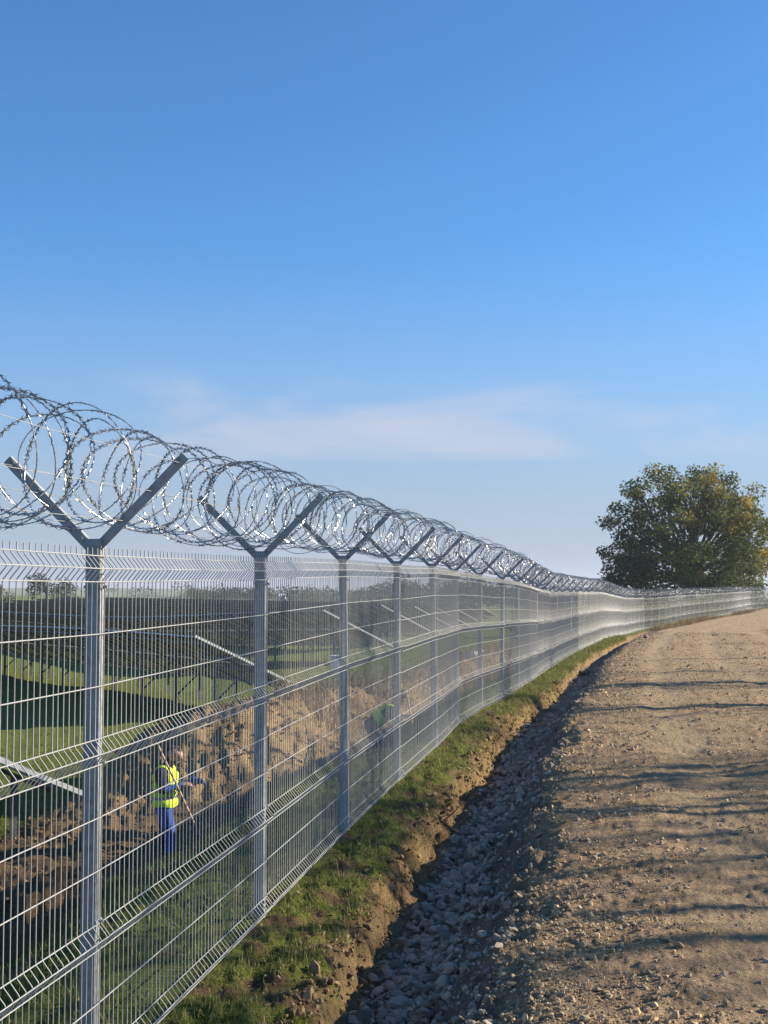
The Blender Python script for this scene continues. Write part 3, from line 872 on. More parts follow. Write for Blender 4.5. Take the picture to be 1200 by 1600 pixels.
for k in range(len(posts) - 1):
    t0, t1 = k * per, (k + 1) * per
    dist = np.linalg.norm(posts[k][0][:2])
    seg = 56 if dist < 14 else 40 if dist < 30 else 22 if dist < 80 else 14
    tt = np.linspace(t0, t1, int(per * seg))
    P_ = coil_points(tt)
    m = MB(); m.tube(P_ - Z0, .0021 if dist < 60 else .0024, 5 if dist < 14 else 3, caps=False)
    cs_ = m.build('coil_section', RAZOR_CORE, razor, True)
    # barbs clipped to the wire
    lenp = np.concatenate([[0], np.cumsum(np.linalg.norm(np.diff(P_, axis=0), axis=1))])
    step = .036 if dist < 60 else .06 if dist < 90 else .10
    sb = np.arange(step / 2, lenp[-1], step)
    sb = sb + rng.normal(0, .001, len(sb))
    tb = np.interp(sb, lenp, tt)
    B = coil_points(tb); B2 = coil_points(tb + 0.003)
    T = B2 - B; T /= np.linalg.norm(T, axis=1)[:, None]
    ax_ = posts[k][1]; A = np.array([ax_[0], ax_[1], 0.0])
    rad_dir = np.cross(T, A); rad_dir /= np.linalg.norm(rad_dir, axis=1)[:, None] + 1e-9
    axd = np.cross(rad_dir, T)
    tw = np.repeat(rng.normal(0.5, .5, len(sb) // 6 + 1), 6)[:len(sb)] + rng.normal(0, .22, len(sb))
    W = np.cos(tw)[:, None] * axd + np.sin(tw)[:, None] * rad_dir
    N = np.cross(T, W)
    sc_ = 1.5 if dist < 60 else 1.7 if dist < 90 else 2.2
    V_ = B[:, None] + sc_ * (BARB[None, :, 0:1] * T[:, None] + BARB[None, :, 1:2] * W[:, None] + BARB[None, :, 2:3] * N[:, None])
    F_ = (BARB_F[None] + (np.arange(len(sb)) * len(BARB))[:, None, None]).reshape(-1, 3)
    o = obj('barbs', mesh_np('barbs', V_.reshape(-1, 3) - Z0, [F_]), RAZOR, cs_)
    o['kind'] = 'stuff'

# ------------------------------------------------------------------ solar panel rows (seen from behind)
FACE = R(60.0)                                           # the way the panels face, clockwise from the view
Sh = np.array([math.sin(FACE), math.cos(FACE)])
Rh = np.array([-math.cos(FACE), math.sin(FACE)])          # rows run this way, away to the left
TILT = R(25.0)
SLOPE_L = 4.42
def module_mesh():
    m = MB()
    w, l, t = 1.10, 2.18, .030
    m.box((0, 0, -.006), (w - .02, l - .02, .012), mi=0)
    for sx in (-1, 1): m.box((sx * (w / 2 - .014), 0, -.016), (.028, l, .046), mi=1)
    for sy in (-1, 1): m.box((0, sy * (l / 2 - .012), -.0163), (w - .058, .024, .0355), mi=1)
    m.box((0, .9, -.03), (.12, .08, .03), mi=0)
    me = m.mesh('solar_panel'); me.materials.append(PANEL); me.materials.append(FRAME)
    return me
MODULE = module_mesh()
# local axes of a row: x along the row (Rh), y up the slope (against Sh), z the panel normal
ax_x = np.array([Rh[0], Rh[1], 0])
up_s = np.array([-Sh[0] * math.cos(TILT), -Sh[1] * math.cos(TILT), math.sin(TILT)])
nz = np.cross(ax_x, up_s)
if nz[2] < 0: ax_x = -ax_x; nz = np.cross(ax_x, up_s)
ROT = np.stack([ax_x, up_s, nz], 1)
EUL = Matrix(ROT.tolist()).to_euler()
def row_ground(x, y):
    U, S, Z = fence_coords(x, y)
    return field_z(np.minimum(U, -7), np.asarray(y, float))
row_words = {0: 'nearest solar row, low white-edged table cut off by the first fence post',
             1: 'second solar row, long dark table ending behind the second fence post',
             2: 'third solar row, its bright edge ending between the third and fourth posts',
             3: 'fourth solar row, its end showing behind the fifth fence post'}
ordinal = ['first', 'second', 'third', 'fourth', 'fifth', 'sixth', 'seventh', 'eighth', 'ninth', 'tenth', 'eleventh', 'twelfth']
LOW_H = .80
def solar_row(k, start, nmod, singles, z_fix=None):
    start = np.array(start, float)
    W = 1.118
    L = nmod * W
    t = np.arange(0, nmod + 1) * W
    xs = start[0] + Rh[0] * t; ys = start[1] + Rh[1] * t
    g = row_ground(xs, ys) if z_fix is None else np.full(len(t), z_fix)
    g = np.convolve(np.pad(g, 12, 'edge'), np.ones(25) / 25, 'valid') if len(g) > 20 else np.full(len(g), g[0])
    row = empty('solar_panel_row', (start[0], start[1], float(g[0])))
    O = np.array([start[0], start[1], g[0]])
    def pt(tt, v, n=0.0):
        """point on the panel plane: tt along the row, v up the slope from the low edge"""
        gz = np.interp(tt, t, g)
        return np.array([start[0] + Rh[0] * tt, start[1] + Rh[1] * tt, gz + LOW_H]) + up_s * v + nz * n
    mb = MB()
    for i in range(nmod):
        for j in range(2):
            c = pt((i + .5) * W, 1.1 + j * 2.21)
            if i < singles:
                link('solar_panel', MODULE, row, tuple(c - O), eul=EUL)
            else:
                mb.box(c - O + nz * -.006, (1.08, 2.16, .012), ROT, 0)
                for sx in (-1, 1): mb.box(c - O + ax_x * sx * .536 - nz * .016, (.028, 2.18, .046), ROT, 1)
    if mb.n:
        o = mb.build('solar_panels', [PANEL, FRAME], row); o['kind'] = 'stuff'
    for v in (.45, 1.75, 2.66, 3.96):
        pts = np.array([pt(tt, v, -.075) for tt in np.linspace(.02, L - .02, max(3, nmod // 4))])
        m = MB(); m.tube(pts - O, .038, 4); m.build('purlin', PURL, row)
    step = 3.36
    nl = int(L // step)
    for i in range(nl + 1):
        tt = .6 + i * step
        if tt > L: break
        near_leg = np.hypot(*(start + Rh * tt)) < 95
        m = MB()
        m.bar(pt(tt, .25, -.15) - O, pt(tt, 4.15, -.15) - O, .05, .07, nz)
        m.build('rafter', LEGM, row)
        for v in (.9, 3.35):
            top = pt(tt, v, -.17); gz = np.interp(tt, t, g) - .5
            m = MB(); m.bar(np.array([top[0], top[1], gz]) - O, top - O, .10, .06, (Rh[0], Rh[1], 0)); m.build('leg', LEGM, row)
        top = pt(tt + .02, 2.1, -.17); b_ = pt(tt + .02, 3.35, -.17); b_ = np.array([b_[0], b_[1], np.interp(tt, t, g) + .5])
        m = MB(); m.bar(b_ - O, top - O, .05, .05, (Rh[0], Rh[1], 0)); m.build('brace', LEGM, row)
    # pale trim along the near end of the row
    m = MB(); m.bar(pt(-.02, -.02, -.004) - O, pt(-.02, SLOPE_L + .02, -.004) - O, .030, .075, nz); m.build('end_trim', ALU, row)
    lab = row_words.get(k, f'{ordinal[k]} solar row from the front, far behind the fence' if k < 12 else None)
    tag(row, lab, 'solar panels', 'rows of solar panels behind the fence')
    return row
starts = [(-4.70, 20.5), (-2.42, 43.0), (0.57, 65.0), (3.3, 87.0), (6.0, 109.0), (8.7, 131.0), (11.4, 153.0), (14.1, 175.0), (17, 197.0)]
lens = [14, 62, 96, 120, 130, 150, 160, 170, 170]
for k, (st, nm) in enumerate(zip(starts, lens)):
    solar_row(k, st, nm, {0: 14, 1: 44, 2: 60}.get(k, 0))
# rows seen over the fence at the far right, beyond the tree
solar_row(9, (53.5, 186.0), 14, 0, 1.6)
solar_row(10, (48.2, 171.0), 9, 0, 1.0)

# ------------------------------------------------------------------ grass blades
def blades(name, x, y, h, wdt, mat, parent, tone, lean_=.45, kind='stuff'):
    n = len(x)
    z = terrain(x, y)[0]
    a = rng.uniform(0, 2 * math.pi, n); b = rng.uniform(0, 2 * math.pi, n)
    ln = np.abs(rng.normal(0, lean_, n))
    side = np.stack([np.cos(a), np.sin(a), np.zeros(n)], 1) * wdt[:, None]
    top = np.stack([np.cos(b) * ln, np.sin(b) * ln, np.ones(n)], 1); top /= np.linalg.norm(top, axis=1)[:, None]
    P = np.stack([x, y, z - .004], 1)
    m1 = P + top * h[:, None] * .55; 
    droop = top.copy(); droop[:, 2] *= .65
    tip = m1 + droop * h[:, None] * .5
    V_ = np.stack([P - side, P + side, m1 - side * .8, m1 + side * .8, tip], 1).reshape(-1, 3)
    i = (np.arange(n) * 5)[:, None]
    F4 = i + np.array([[0, 1, 3, 2]]); F3 = i + np.array([[2, 3, 4]])
    me = mesh_np(name, V_, [F3, F4])
    attr(me, 'tone', np.repeat(np.clip(tone, 0, 1), 5))
    o = obj(name, me, mat, parent)
    return tag(o, kind=kind)
def verge_points(n, s0_, s1_, u0_, u1_, thr, pw=1.5, sc=2.3):
    s = s0_ + (s1_ - s0_) * rng.random(n) ** pw
    u = rng.uniform(u0_, u1_, n)
    x, y = fence_to_xy(s, u)
    dens = 0.62 + .5 * fbm(x * sc + 4, y * sc, 3) + .35 * fbm(x * 9, y * 9, 2)
    k = (dens > thr + rng.normal(0, .12, n))
    return x[k], y[k]
x, y = verge_points(120000, -1.0, 60, .02, .62, .57)
far_ = 1 + np.clip(np.hypot(x, y) - 10, 0, 60) * .03
blades('grass_verge', x, y, np.where(rng.random(len(x)) < .06, 2.2, 1) * rng.uniform(.014, .058, len(x)) * far_, rng.uniform(.0010, .0026, len(x)) * far_, GRASS, None, np.where(rng.random(len(x)) < .16, 1.0, rng.beta(2, 1.6, len(x)) * .95), .9)
bpy.data.objects['grass_verge']['label'] = 'short patchy grass on the strip between fence and ditch'
x, y = verge_points(110000, -3.0, 40, -2.9, -.02, .52)
g = terrain(x, y); k = g[4] < .12; x, y = x[k], y[k]
blades('grass_embankment', x, y, rng.uniform(.03, .095, len(x)), rng.uniform(.0016, .0040, len(x)), GRASS, None, rng.beta(2, 2.6, len(x)) * .9, .7)
bpy.data.objects['grass_embankment']['label'] = 'longer grass on the embankment just behind the fence'
x, y = verge_points(60000, 0, 70, -16, -3.5, .55, 1.2, .8)
g = terrain(x, y); k = (g[4] < .1) & ((g[1] < -7.6) | (rng.random(len(x)) < .3)); x, y = x[k], y[k]
blades('field_grass', x, y, rng.uniform(.04, .13, len(x)), rng.uniform(.004, .010, len(x)), GRASS, None, rng.beta(2, 2, len(x)) * .8, .6)
bpy.data.objects['field_grass']['label'] = 'grass of the field under the solar rows'
# dry weeds on and behind the spoil ridge, and at the fence corner
s = rng.uniform(24, 78, 26000); u = rng.normal(-4.8, 1.3, 26000)
x, y = fence_to_xy(s, u)
k = (fbm(x * .5, y * .5, 3) + rng.normal(0, .2, len(x)) > .02) & (u < -2)
x, y = x[k], y[k]
blades('dry_weeds', x, y, rng.uniform(.2, .75, len(x)), rng.uniform(.004, .011, len(x)), DRY, None, rng.random(len(x)), .35)
bpy.data.objects['dry_weeds']['label'] = 'tall dry straw-coloured weeds on the spoil bank behind the fence'
s = np.concatenate([rng.uniform(77, 110, 9000), rng.uniform(120, 136, 2500)]); u = rng.normal(.75, .4, len(s))
x, y = fence_to_xy(s, u)
k = (fbm(x * .35, y * .35, 2) + rng.normal(0, .15, len(x)) > -.12) & (u > .15)
x, y = x[k], y[k]
blades('dry_verge_weeds', x, y, rng.uniform(.1, .5, len(x)), rng.uniform(.006, .014, len(x)), DRY, None, rng.random(len(x)) * .6, .45)
bpy.data.objects['dry_verge_weeds']['label'] = 'brown dry weeds at the foot of the far fence corner'
# fallen leaves
n = 1500
s = -0.5 + 24 * rng.random(n) ** 1.5; u = np.where(rng.random(n) < .6, rng.uniform(.05, .75, n), rng.uniform(-2.5, -.05, n))
x, y = fence_to_xy(s, u); z = terrain(x, y)[0]
M = rot_z(n, .35)
LV = np.array([(-1, 0, 0), (-.2, .5, .12), (1, 0, 0), (-.2, -.5, .12)]) * .5
sz = rng.uniform(.018, .045, n)
V_ = np.einsum('nij,nkj->nki', M, LV[None] * sz[:, None, None]) + np.stack([x, y, z + .012], 1)[:, None]
F_ = np.concatenate([(np.arange(n) * 4)[:, None] + np.array([[0, 2, 1]]), (np.arange(n) * 4)[:, None] + np.array([[0, 3, 2]])])
me = mesh_np('fallen_leaves', V_.reshape(-1, 3), [F_]); attr(me, 'tone', np.repeat(rng.random(n), 4))
tag(obj('fallen_leaves', me, DRY), 'dry leaves scattered along the fence foot', kind='stuff')

# ------------------------------------------------------------------ trees
def branch_tree(height, levels, seed, trunk_r, spread, crown_bottom, kids=(7, 6, 5), up=.35, min_r=.012):
    g_ = np.random.default_rng(seed)
    m = MB(); tips = []
    def grow(p, d, L, r, lv):
        n = 6 if lv == 0 else 5
        pts = [p]; dd = d.copy()
        for i in range(n):
            dd = dd + g_.normal(0, .10 + .05 * lv, 3); dd[2] += up * .10 if lv else 0; dd /= np.linalg.norm(dd)
            pts.append(pts[-1] + dd * L / n)
        pts = np.array(pts)
        rad_ = np.linspace(r, r * (.45 if lv == 0 else .3), n + 1)
        m.tube(pts, np.maximum(rad_, min_r * .6), 7 if lv == 0 else 5 if lv == 1 else 4, caps=False)
        if lv >= levels:
            tips.append((pts[2], pts[-1])); return
        if lv >= levels - 1: tips.append((pts[3], pts[-1]))
        for c in range(kids[min(lv, len(kids) - 1)]):
            f = g_.uniform(crown_bottom if lv == 0 else .25, 1.0); q_ = f * n; i = min(int(q_), n - 1)
            b_ = pts[i] + (pts[i + 1] - pts[i]) * (q_ - i)
            a = g_.uniform(0, 2 * math.pi) if lv else 2.4 * c + g_.uniform(-.4, .4)
            o = np.array([math.cos(a), math.sin(a), g_.uniform(-.15, .55) + (up * f if lv == 0 else 0)])
            o = o + dd * (.25 if lv == 0 else .55); o /= np.linalg.norm(o)
            grow(b_, o, L * g_.uniform(.55, .8) * (spread if lv == 0 else 1), max(min_r, rad_[i] * g_.uniform(.42, .6)), lv + 1)
    grow(np.zeros(3), np.array([0, 0, 1.0]), height, trunk_r, 0)
    return m, tips
def leaf_cloud(name, P, size, tone, mat, parent, seed=1):
    g_ = np.random.default_rng(seed); n = len(P)
    M = rot_rand(n)
    LV = np.array([(-1, 0, 0), (0, .55, .15), (1, 0, 0), (0, -.55, .15)])
    V_ = np.einsum('nij,nkj->nki', M, LV[None] * size[:, None, None]) + P[:, None]
    F_ = (np.arange(n) * 4)[:, None] + np.array([[0, 1, 2, 3]])
    me = mesh_np(name, V_.reshape(-1, 3), [F_]); attr(me, 'tone', np.repeat(np.clip(tone, 0, 1), 4))
    return obj(name, me, mat, parent)

# the big walnut behind the far fence
TX, TY = 40.0, 171.0
walnut = empty('walnut_tree', (TX, TY, float(ground_z(TX, TY)[0]) - .1))
tag(walnut, 'big round-crowned leafy tree turning yellow, behind the far end of the fence', 'tree')
g_ = np.random.default_rng(11)
m = MB()
def limb(a, b, r0, r1, n=7, wob=.25, sides=6):
    a = np.array(a, float); b = np.array(b, float)
    t = np.linspace(0, 1, n)[:, None]
    w_ = np.cumsum(g_.normal(0, wob, (n, 3)), 0) * np.sin(t * math.pi) * .5
    m.tube(a + (b - a) * t + w_, np.linspace(r0, r1, n), sides, caps=False)
limb((0, 0, 0), (0.2, 0, 4.2), .62, .45, 6, .05, 10)
# clumps fill an uneven dome; limbs reach the clumps
RX, RZ = 9.7, 17.1
clumps = []
tries = 0
while len(clumps) < 400 and tries < 9000:
    tries += 1
    v = g_.normal(size=3); v[2] *= .55 if v[2] < 0 else 1.0; v /= np.linalg.norm(v); rad3 = g_.uniform(.18, 1.0) ** .42
    lob = .97 + .04 * math.sin(3 * math.atan2(v[1], v[0]) + .8) + .035 * math.sin(5.3 * v[2] + 2 * v[0])
    p = v * rad3 * lob
    p = np.array([p[0] * RX, p[1] * RX * .92, 7.2 + p[2] * (RZ - 7.2 if p[2] > 0 else 9.5)])
    if p[2] < 1.4 + .05 * np.hypot(p[0], p[1]): continue
    # a few deliberate gaps
    clumps.append((p, g_.uniform(.75, 1.5) * (1.15 - .28 * rad3)))
for i in range(16):
    a = 2.4 * i; e = g_.uniform(.35, 1.25)
    tip = np.array([math.cos(a) * math.cos(e) * 8.4, math.sin(a) * math.cos(e) * 7.6, 3.5 + math.sin(e) * 12.0])
    st_ = np.array([.15, 0, g_.uniform(2.6, 4.2)])
    limb(st_, tip, .26, .05, 8, .35)
for p, r in clumps[::2]:
    st_ = np.array([p[0] * .45, p[1] * .45, 3.5 + (p[2] - 3.5) * .55]); limb(st_, p, .09, .02, 6, .3, 4)
walnut.scale = (1.26, 1.22, 1.20)
m.build('trunk', BARK, walnut, True)
LP, LS, LT = [], [], []
for p, r in clumps:
    n_ = int(115 * r * r * g_.uniform(.45, 1.25))
    v = g_.normal(size=(n_, 3)); v /= np.linalg.norm(v, axis=1)[:, None]
    q_ = p + v * (r * g_.random((n_, 1)) ** .42) * np.array([1.12, 1.12, .78])
    LP.append(q_); LS.append(g_.uniform(.10, .24, n_))
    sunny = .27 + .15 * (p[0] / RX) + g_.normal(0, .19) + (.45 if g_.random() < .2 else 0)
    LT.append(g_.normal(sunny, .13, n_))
# stray twigs of leaves beyond the clumps
n_ = 300
v = g_.normal(size=(n_, 3)); v /= np.linalg.norm(v, axis=1)[:, None]; v[:, 2] = np.abs(v[:, 2])
LP.append(v * np.array([RX * 1.02, RX, RZ - 7.2]) * g_.uniform(.80, .93, (n_, 1)) + np.array([0, 0, 7.2])); LS.append(g_.uniform(.08, .18, n_)); LT.append(g_.uniform(.1, .5, n_))
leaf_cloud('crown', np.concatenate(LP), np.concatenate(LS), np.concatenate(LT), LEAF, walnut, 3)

# dark undergrowth behind the mesh beyond the fence corner, below the big tree
g3 = np.random.default_rng(21)
ss = np.concatenate([g3.uniform(84, 140, 70), g3.uniform(140, 175, 40)]); uu = g3.uniform(-9, -2.2, len(ss))
ux, uy = fence_to_xy(ss, uu); uz = terrain(ux, uy, False)[0]
UP, US, UT = [], [], []
for x_, y_, z_ in zip(ux, uy, uz):
    hh_ = g3.uniform(.8, 2.3); k_ = 260
    v = g3.normal(size=(k_, 3)); v /= np.linalg.norm(v, axis=1)[:, None]
    UP.append(np.array([x_, y_, z_ + hh_ * .5]) + v * g3.random((k_, 1)) ** .4 * np.array([1.4, 1.4, hh_ * .55])); US.append(g3.uniform(.06, .14, k_)); UT.append(g3.normal(.2, .15, k_))
tag(leaf_cloud('undergrowth', np.concatenate(UP), np.concatenate(US), np.concatenate(UT), LEAF, None, 4), 'dark bushy undergrowth behind the mesh beyond the fence corner', kind='stuff')

# sparse roadside trees on the sunny side of the road: their shadows streak the gravel
def roadside(x, y, h, seed, leaves):
    z = float(ground_z(x, y)[0])
    t = empty('roadside_tree', (x, y, z - .1))
    tag(t, 'thin half-bare tree on the sunny side of the gravel road', 'tree', 'roadside trees on the sunny side')
    m_, tips = branch_tree(h, 3, seed, .09 if y < 18 else .22, .34, .30, (6, 4, 3), .9)
    m_.build('trunk', BARK, t, True)
    g2 = np.random.default_rng(seed + 50)
    P_ = []
    for a, b in tips:
        k_ = g2.poisson(leaves)
        if k_: P_.append(a + (b - a) * g2.random((k_, 1)) + g2.normal(0, .12, (k_, 3)))
    P_ = np.concatenate(P_)
    leaf_cloud('crown', P_, g2.uniform(.04, .09, len(P_)), g2.uniform(.2, .9, len(P_)), LEAF, t, seed)
rt = []
for (yr, X, h, lv) in ((6.7, 12.5, 6.6, .3), (7.6, 14.5, 7.2, 5), (8.35, 12.0, 6.2, 4), (8.9, 15.5, 7.4, 5), (9.6, 13.0, 6.6, 5), (10.4, 16.0, 7.6, 3), (11.8, 14.0, 6.8, 2),
                       (12.6, 15.0, 7.0, 3), (17.5, 18.0, 7.4, 1), (21.5, 20.5, 7.6, 5), (23.0, 19.5, 7.4, 5), (27, 22.5, 7.5, 3), (34, 26.0, 7.8, 2), (43, 31.0, 8.0, 2), (55, 36, 8.5, 2)):
    rt.append((X, yr + (X - 2.5) * math.cos(R(SUN_AZ)) / math.sin(R(SUN_AZ)), h, lv))     # stands up-sun of the streak it casts
for i, (x, y, h, lv) in enumerate(rt):
    roadside(x, y, h, 100 + i, lv)

# distant woods and hedges: one mass far off, with a few trees that can be told apart
def far_trees(name, spots, label, kind, mat=FARLEAF, n_leaf=260, single=None):
    P_, S_, T_ = [], [], []
    for (x, y, h, w_, tone) in spots:
        z = float(terrain(np.array([x]), np.array([y]), False)[0][0])
        nn = n_leaf
        k_ = g_.integers(4, 8)
        for j in range(k_):
            c = np.array([x + g_.normal(0, .26 * w_), y + g_.normal(0, .26 * w_), z + h * g_.uniform(.25, .8)])
            v = g_.normal(size=(nn // k_, 3)); v /= np.linalg.norm(v, axis=1)[:, None]
            P_.append(c + v * g_.random((nn // k_, 1)) ** .4 * np.array([w_ * .3, w_ * .3, h * .26])); S_.append(g_.uniform(.04, .09, nn // k_) * h)
            T_.append(g_.normal(tone, .12, nn // k_))
    return np.concatenate(P_), np.concatenate(S_), np.concatenate(T_)
spots = []
for i in range(150):
    az = R(g_.uniform(-8.5, 6.5)); d = g_.uniform(560, 860)
    spots.append((math.sin(az) * d, math.cos(az) * d, g_.uniform(8, 17) * (1 if az > R(-1) else .62), g_.uniform(10, 22), g_.uniform(.1, .8)))
for i in range(160):
    az = R(g_.uniform(-19, 19)); d = g_.uniform(900, 1800)
    spots.append((math.sin(az) * d, math.cos(az) * d, g_.uniform(7, 12), g_.uniform(14, 30), g_.uniform(.1, .7)))
P_, S_, T_ = far_trees('distant_wood', spots, '', 'stuff', n_leaf=150)
tag(leaf_cloud('distant_wood', P_, S_, T_, FARLEAF, None, 5), 'hazy line of distant woodland on the horizon behind the solar rows', kind='stuff')
for (xp, d, h, w_, tone, lab) in ((73, 420, 10.5, 9, .15, 'dark bushy tree on the horizon just left of the first post'),
                                  (105, 430, 7.5, 8, .25, 'lower round tree beside the dark one on the horizon'),
                                  (2, 400, 7.0, 8, .95, 'yellow autumn tree on the horizon at the left picture edge')):
    x, y = pix(xp, 0, d)
    z = float(terrain(np.array([x]), np.array([y]), False)[0][0])
    t = empty('far_tree', (x, y, z)); tag(t, lab, 'tree', 'single trees on the horizon')
    mm = MB(); mm.tube(np.array([(0, 0, -.5), (.1, 0, h * .3), (0, .1, h * .6)]), np.array([.35, .3, .15]), 6, caps=False); mm.build('trunk', BARK, t)
    P_, S_, T_ = far_trees('', [(x, y, h, w_, tone)], '', '', n_leaf=900)
    leaf_cloud('crown', P_ - np.array([x, y, z]), S_ * .7, T_, FARLEAF, t, 8)

# ------------------------------------------------------------------ people
SKIN = simple('skin', (0.42, 0.24, 0.17), 0.55, 0, .08, 30)
NAVY = simple('navy_cloth', (0.018, 0.026, 0.075), 0.85, 0, .25, 14)
BLUE = simple('blue_work_cloth', (0.022, 0.085, 0.36), 0.8, 0, .2, 14)
DARKC = simple('dark_cloth', (0.028, 0.028, 0.034), 0.85, 0, .25, 14)
HIVIS = simple('hivis_yellow', (0.62, 0.80, 0.03), 0.7, 0, .06, 10)
REFL = simple('reflective_tape', (0.42, 0.43, 0.44), 0.35, 0.3, .05, 10)
HAIR = simple('dark_hair', (0.035, 0.022, 0.016), 0.7, 0, .2, 60)
BOOT = simple('boot_leather', (0.03, 0.024, 0.02), 0.7, 0, .2, 20)
GLOVE = simple('blue_glove', (0.03, 0.10, 0.42), 0.7, 0, .12, 30)
PMATS = [SKIN, NAVY, BLUE, DARKC, HIVIS, REFL, HAIR, BOOT, GLOVE]
MI = {m_.name: i for i, m_ in enumerate(PMATS)}

def capsule(a, b, ra, rb, n=10, rings=5):
    a = np.array(a, float); b = np.array(b, float)
    d = b - a; L = np.linalg.norm(d); d = d / L if L > 1e-6 else np.array([0, 0, 1.0])
    ref = np.array([1.0, 0, 0]) if abs(d[0]) < .8 else np.array([0, 1.0, 0])
    X = np.cross(d, ref); X /= np.linalg.norm(X); Y = np.cross(d, X)
    prof_ = [(a - d * ra * math.cos(t), ra * math.sin(t)) for t in np.linspace(0.12, math.pi / 2, rings)] + \
            [(b + d * rb * math.sin(t), rb * math.cos(t)) for t in np.linspace(0, math.pi / 2 - .12, rings)]
    an = np.arange(n) * 2 * math.pi / n
    V_ = np.concatenate([c + r * (np.cos(an)[:, None] * X + np.sin(an)[:, None] * Y) for c, r in prof_])
    m_ = len(prof_)
    F_ = [[i * n + j, i * n + (j + 1) % n, (i + 1) * n + (j + 1) % n, (i + 1) * n + j] for i in range(m_ - 1) for j in range(n)]
    return V_, np.array(F_), np.arange(n)[::-1], np.arange((m_ - 1) * n, m_ * n)
def figure(name, prims, parent, voxel=.010):
    """prims: (a, b, ra, rb, material name, tag). One continuous remeshed body; each face takes the cloth of the nearest primitive."""
    verts, faces = [], []
    for (a, b, ra, rb, mt, tg) in prims:
        V_, F_, c0, c1 = capsule(a, b, ra, rb)
        o = len(verts)
        verts += [tuple(v) for v in V_]; faces += [tuple(int(i) + o for i in f) for f in F_] + [tuple(int(i) + o for i in c0), tuple(int(i) + o for i in c1)]
    me = bpy.data.meshes.new(name); me.from_pydata(verts, [], faces); me.update()
    tmp = bpy.data.objects.new('tmp_body', me); COL.objects.link(tmp)
    md = tmp.modifiers.new('remesh', 'REMESH'); md.mode = 'VOXEL'; md.voxel_size = voxel
    sm = tmp.modifiers.new('smooth', 'SMOOTH'); sm.iterations = 3; sm.factor = .5
    dg = bpy.context.evaluated_depsgraph_get()
    body = bpy.data.meshes.new_from_object(tmp.evaluated_get(dg)); body.name = name
    bpy.data.objects.remove(tmp)
    for m_ in PMATS: body.materials.append(m_)
    n = len(body.polygons)
    c = np.empty(n * 3, np.float32); body.polygons.foreach_get('center', c); c = c.reshape(-1, 3)
    best = np.full(n, 1e9); mid = np.zeros(n, int); tid = np.zeros(n, int)
    tags = sorted({p[5] for p in prims})
    for (a, b, ra, rb, mt, tg) in prims:
        a = np.array(a, float); b = np.array(b, float); d = b - a
        t = np.clip(((c - a) @ d) / max(d @ d, 1e-9), 0, 1)
        e = np.linalg.norm(c - a - t[:, None] * d, axis=1) - (ra + (rb - ra) * t)
        w_ = e < best; best[w_] = e[w_]; mid[w_] = MI[mt]; tid[w_] = tags.index(tg)
    body.polygons.foreach_set('material_index', mid.astype(np.int32)); body.polygons.foreach_set('use_smooth', np.ones(n, bool))
    o = bpy.data.objects.new(name, body); COL.objects.link(o); o.parent = parent
    return o, c, tid, tags
def shell(name, body, mask, off, mat_idx, parent):
    """a garment lifted off the body's own surface"""
    me = body.data; nv = len(me.vertices)
    co = np.empty(nv * 3, np.float32); me.vertices.foreach_get('co', co); co = co.reshape(-1, 3)
    no = np.empty(nv * 3, np.float32); me.vertices.foreach_get('normal', no); no = no.reshape(-1, 3)
    ls = np.empty(len(me.loops), np.int32); me.loops.foreach_get('vertex_index', ls)
    quads = []; mi_ = []
    for p in np.nonzero(mask)[0]:
        pl = me.polygons[int(p)]
        f = ls[pl.loop_start:pl.loop_start + pl.loop_total]
        if len(f) == 4: quads.append(f); mi_.append(mat_idx[p])
    quads = np.array(quads); idx, inv = np.unique(quads, return_inverse=True)
    q4 = inv.reshape(-1, 4); n_ = len(idx)
    V_ = np.concatenate([co[idx] + no[idx] * off, co[idx] + no[idx] * (off - .008)])
    out = mesh_np(name, V_, [np.concatenate([q4, q4[:, ::-1] + n_])], True)
    for m_ in PMATS: out.materials.append(m_)
    out.polygons.foreach_set('material_index', np.concatenate([mi_, mi_]).astype(np.int32))
    return link(name, out, parent)

def hand(w, d, palm_n, mt, scale=1.0, curl=.9, side=1):
    """palm and five fingers leaving wrist w along d; palm_n is the palm's facing"""
    w = np.array(w, float); d = np.array(d, float); d /= np.linalg.norm(d); pn = np.array(palm_n, float); pn -= d * (pn @ d); pn /= np.linalg.norm(pn)
    x = np.cross(d, pn) * side
    out = []
    for k, (o, L) in enumerate(((-.030, .066), (-.010, .076), (.010, .080), (.030, .072))):
        b0 = w + x * o * .6 * scale + d * .015; b1 = w + (x * o + d * .088) * scale
        out.append((b0, b1, .016 * scale, .014 * scale, mt, 'hand'))
        k1 = b1 + (d * math.cos(curl * .5) + pn * math.sin(curl * .5)) * L * .5 * scale
        k2 = k1 + (d * math.cos(curl * 1.3) + pn * math.sin(curl * 1.3)) * L * .5 * scale
        out.append((b1, k1, .011 * scale, .010 * scale, mt, 'hand')); out.append((k1, k2, .010 * scale, .0085 * scale, mt, 'hand'))
    t0 = w + (x * .028 + d * .03) * scale; t1 = t0 + (x * .035 + d * .028 + pn * .012) * scale; t2 = t1 + (x * .004 + d * .03 + pn * .016) * scale
    out += [(t0, t1, .014 * scale, .012 * scale, mt, 'hand'), (t1, t2, .011 * scale, .0095 * scale, mt, 'hand')]
    return out
